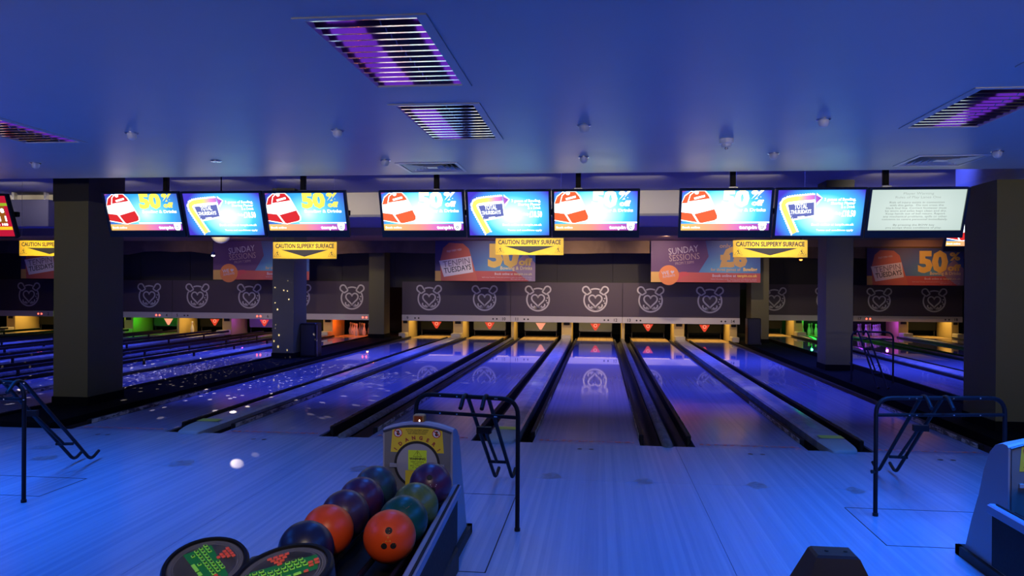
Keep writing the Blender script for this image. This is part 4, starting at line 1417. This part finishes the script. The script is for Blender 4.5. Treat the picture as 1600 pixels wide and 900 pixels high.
FR = (.25, -.93, .25)
GOLDP = mat('print_gold', (.75, .42, .03), .5)
ball('orange', (-.86, 3.12, .500), 'orange bowling ball with finger holes, front of the right column', (.22, -.95, -.02), True, ('tri', GOLDP, .02, .26))
ball('teal', (-.86, 3.345, .500), 'dark teal bowling ball with an orange mark, second in the right column', (.12, -.6, .8), False, ('shield', mat('print_orange', (.6, .14, .05), .5), -.15, .0))
ball('olive', (-.86, 3.57, .500), 'olive green swirled bowling ball, third in the right column', (.2, -.6, .7), False)
ball('violet', (-.86, 3.90, .520), 'violet and maroon bowling ball against the hood door', (.15, -.95, .0), True, ('bar', WHT, -.2, .22))
ball('navy', (-1.145, 2.93, .500), 'dark navy bowling ball behind the right keypad', (.2, -.5, .8), False)
ball('orange', (-1.14, 3.16, .500), 'plain orange bowling ball in the left column', (-.6, .5, .5), False)
ball('plum', (-1.145, 3.40, .500), 'dark plum bowling ball behind the plain orange ball', (.0, -.4, .9), False)
ball('violet', (-1.145, 3.64, .500), 'deep violet bowling ball, fourth in the left column', (.1, -.5, .8), False)
ball('greenswirl', (-1.145, 3.88, .500), 'plum and green swirled bowling ball, last of the left column', (-.3, -.3, .9), False)
ball('greenswirl', (2.16, 3.72, .500), 'glinting dark bowling ball at the right edge of the photo', (-.6, -.6, .4), False)

# ------------------------------------------------------------------ keypads
KG = mat('key_green', (.32, .92, .07), .45)
KGD = mat('key_field_green', (.01, .22, .04), .5)
KR = mat('key_red', (.85, .10, .04), .45)
KT = mat('key_print_dark', (.02, .08, .02), .5)
PADT = mat('pad_face_charcoal', (.055, .055, .06), .4)
PADL = mat('pad_ring_grey', (.16, .16, .17), .4)


def pad(x, y, z, rx, ry, rz, tilt, l):
    t = thing('score_keypad', l, 'keypad', (x, y, z), (0, 0, 0), group='scoring keypads')
    base = Matrix.Rotation(tilt[0], 4, 'X') @ Matrix.Rotation(tilt[1], 4, 'Y') @ Matrix.Diagonal((rx / .12, ry / .12, 1, 1))
    mm = base @ Matrix.Rotation(rz, 4, 'Z')
    m = MB(); m.lathe([(.105, -.20), (.113, -.10), (.118, -.02), (.119, -.006), (.114, .003), (.106, .003), (.104, -.004), (.0001, -.004)], 48); m.xf(base); m.build('body', PLASTIC, t)
    m = MB(); m.lathe([(.103, -.0035), (.0001, -.0032)], 48); m.xf(base); f = m.build('face', PADT, t)
    m = MB()
    for r0 in (.100, .094, .088):
        m.lathe([(r0, -.0030), (r0, -.0026), (r0 - .0022, -.0026), (r0 - .0022, -.0030)], 48)
    m.xf(base); m.build('face_lines', PADL, f)
    m = MB().add([(-.078, -.034, -.0025), (.078, -.034, -.0025), (.085, .03, -.0025), (-.07, .045, -.0025)], [(0, 1, 2, 3)]); m.xf(mm); m.build('key_field', KGD, f)

    def key(cx, cy, w, h, mt, nm):
        k_ = MB().bbox(cx - w / 2, cx + w / 2, cy - h / 2, cy + h / 2, -.0024, .0012, .0012); k_.xf(mm)
        o_ = k_.build(nm, mt, f)
        return o_
    pr = MB()
    for row, (n_k, x0) in enumerate(((9, -.074), (9, -.070), (9, -.066), (4, -.052))):
        for i in range(n_k):
            if row == 3 and i in (1, 2):
                continue
            cx, cy = x0 + i * .0150, .030 - row * .0150
            if row == 0 and 3 <= i <= 5:
                continue
            key(cx, cy, .0118, .0105, KG, 'green_key')
            pr.add([(cx - .0035, cy - .003, .0016), (cx + .0035, cy - .003, .0016), (cx + .0035, cy + .003, .0016), (cx - .0035, cy + .003, .0016)], [(0, 1, 2, 3)])
    key(.0, -.030, .036, .0105, KG, 'space_key'); key(.032, -.030, .018, .0105, KG, 'enter_key')
    for row in range(4):
        for i in range(4 - row):
            key(-.022 + i * .0135 + row * .0068, .074 - row * .012, .0115, .0098, KR, 'red_key')
    for i, (dx, dy) in enumerate(((.066, .002), (.080, .006), (.066, -.012), (.052, -.030), (.080, -.008))):
        key(dx, dy, .0115, .0098, KR, 'red_key')
    pr.xf(mm); pr.build('key_print', KT, f)
    return t


pad(-1.155, 2.165, .715, .122, .135, R(-38), (R(16), R(6)), 'round black keypad on the left, keys slanting down to the right')
pad(-.905, 2.13, .715, .150, .150, R(28), (R(14), R(-7)), 'round black keypad on the right, overlapping the navy ball')
t = thing('keypad_stand', 'black pedestal linking the two scoring keypads', 'stand', (-1.03, 2.2, 0))
MB().lathe([(.16, 0), (.16, .015), (.05, .03), (.045, .05), (.045, .56)], 24).build('post', PLASTIC, t)
MB().bbox(-.14, .14, -.06, .06, .50, .60, .015).build('bridge', PLASTIC, t)
MB().bbox(-.045, .045, .02, .10, .60, .70, .012).build('neck', PLASTIC, t)

# ------------------------------------------------------------------ ramp stands
def fillet(pts, r, n=6):
    out = [Vector(pts[0])]
    for i in range(1, len(pts) - 1):
        a, b, c = Vector(pts[i - 1]), Vector(pts[i]), Vector(pts[i + 1])
        d1 = (a - b).normalized(); d2 = (c - b).normalized()
        rr = min(r, (a - b).length * .49, (c - b).length * .49)
        p0, p2 = b + d1 * rr, b + d2 * rr
        for k in range(n + 1):
            t_ = k / n
            out.append(p0 * (1 - t_) ** 2 + b * 2 * t_ * (1 - t_) + p2 * t_ ** 2)
    out.append(Vector(pts[-1]))
    return out


def ramp_stand(A, B, foot, l, h=.83, top=None, u=.45, gap=.135, hook=.16, z0=0.):
    """steel U-frame with two cross rails and a two-rail ball ramp sloping away to the floor"""
    A = Vector((*A, 0)); B = Vector((*B, 0))
    t = thing('ramp_stand', l, 'ball ramp', A + Vector((0, 0, z0)), group='black ball ramp stands')
    b = B - A
    r_ = .0145
    Z = Vector((0, 0, 1))
    MB().tube(fillet([Vector((0, 0, .012)), Z * h, b + Z * h, b + Z * .012], .11), r_, 10).build('frame', POWDER, t)
    MB().tube([Z * (h - .115), b + Z * (h - .115)], .012, 10).build('cross_rail', POWDER, t)
    for p in (Vector(), b):
        MB().lathe([(.019, 0), (.019, .02), (.015, .022)], 12, p).build('foot', PLASTIC, t)
    MB().tube([Z * .30 - b.normalized() * .03, Z * .30 + b.normalized() * .012], .013, 8).build('clip', PLASTIC, t)
    f = Vector((*foot, 0)) - A
    s0 = b * u
    dr = (f - s0); dr.z = 0
    sd = dr.normalized().cross(Z)
    rails = MB()
    for s_ in (-1, 1):
        o = sd * gap / 2 * s_
        fw = dr.normalized()
        pts = [s0 + o - fw * .16 + Z * (h - .05), s0 + o - fw * .05 + Z * (h + .02), s0 + o + fw * .05 + Z * (h + .00), f + o + Z * .030, f + o + fw * hook + Z * .075]
        MB().tube(fillet(pts, .10), .0135, 10).build('ramp_rail', POWDER, t)
    mid = s0 + (f - s0) * .72 + Z * (h * .28)
    MB().tube([mid - sd * gap / 2, mid + sd * gap / 2], .012, 8).build('rung', POWDER, t)
    m2 = s0 + (f - s0) * .25 + Z * (h * .72)
    e2 = s0 + (f - s0) * .70 + Z * (h * .30 - .01)
    MB().tube([m2 - Z * .015, e2], .012, 8).build('support_bar', POWDER, t)
    n_ = sd.cross((f - s0 - Z * h).normalized())
    MB().tube([m2 - sd * .05 - Z * .03, m2 + sd * .05 - Z * .03], .03, 4).build('hinge_plate', POWDER, t)
    for k in (.25, u - .13 / b.length, u + .13 / b.length, .8):
        for z in (h, h - .115):
            p = b * k + Z * z
            MB().lathe([(.0065, -.004), (.0065, .004)], 8, p + Vector((0, -.0145, 0))).build('bolt', STEEL, t)
    return t


ramp_stand((-1.20, 4.98), (-.507, 4.83), (-.74, 6.02), 'black ball ramp stand behind the ball return hood', u=.60)
ramp_stand((-4.78, 5.05), (-4.02, 5.0), (-4.40, 6.15), 'black ball ramp stand at the left edge', .84, u=.84)
ramp_stand((1.87, 5.48), (2.76, 5.62), (2.36, 6.66), 'black ball ramp stand on the right in front of lane 14', .80, u=.45)
ramp_stand((4.02, 12.9), (4.62, 12.8), (4.10, 11.75), 'distant black ball ramp stand between the two right columns', .80, u=.25, hook=.1, z0=.057)

# ------------------------------------------------------------------ console corner at the bottom edge
t = thing('console_pedestal', 'dark brown tapered console top at the bottom edge, right of centre', 'console', (.70, 2.40, 0))
BRN = mat('console_brown', (.045, .022, .020), .55)
m = MB()
sec = [(.055, .04, .755), (.062, .047, .748), (.125, .10, .60), (.13, .105, .45)]
vs = []
for a, b, z in sec:
    for sx, sy in ((-1, -1), (1, -1), (1, 1), (-1, 1)):
        vs.append((sx * a + (.02 * (.755 - z) if sx > 0 else 0) - .0 + (.03 * (.755 - z) / .3 if False else 0), sy * b, z))
fs = [(0, 1, 2, 3), (12, 15, 14, 13)] + [(i * 4 + k, i * 4 + (k + 1) % 4, i * 4 + 4 + (k + 1) % 4, i * 4 + 4 + k) for i in range(3) for k in range(4)]
m.add(vs, fs).build('hood', BRN, t)
MB().lathe([(.15, 0), (.15, .02), (.05, .04), (.045, .46)], 20).build('post', BLACK, t)
for dx in (-.02, .035):
    MB().lathe([(.006, .7551), (.006, .757), (.001, .757)], 8, (dx, 0, 0)).build('bolt', BLACK, t)

print('objects', len(bpy.data.objects), 'tris', sum(len(o.data.polygons) for o in bpy.data.objects if o.type == 'MESH'))
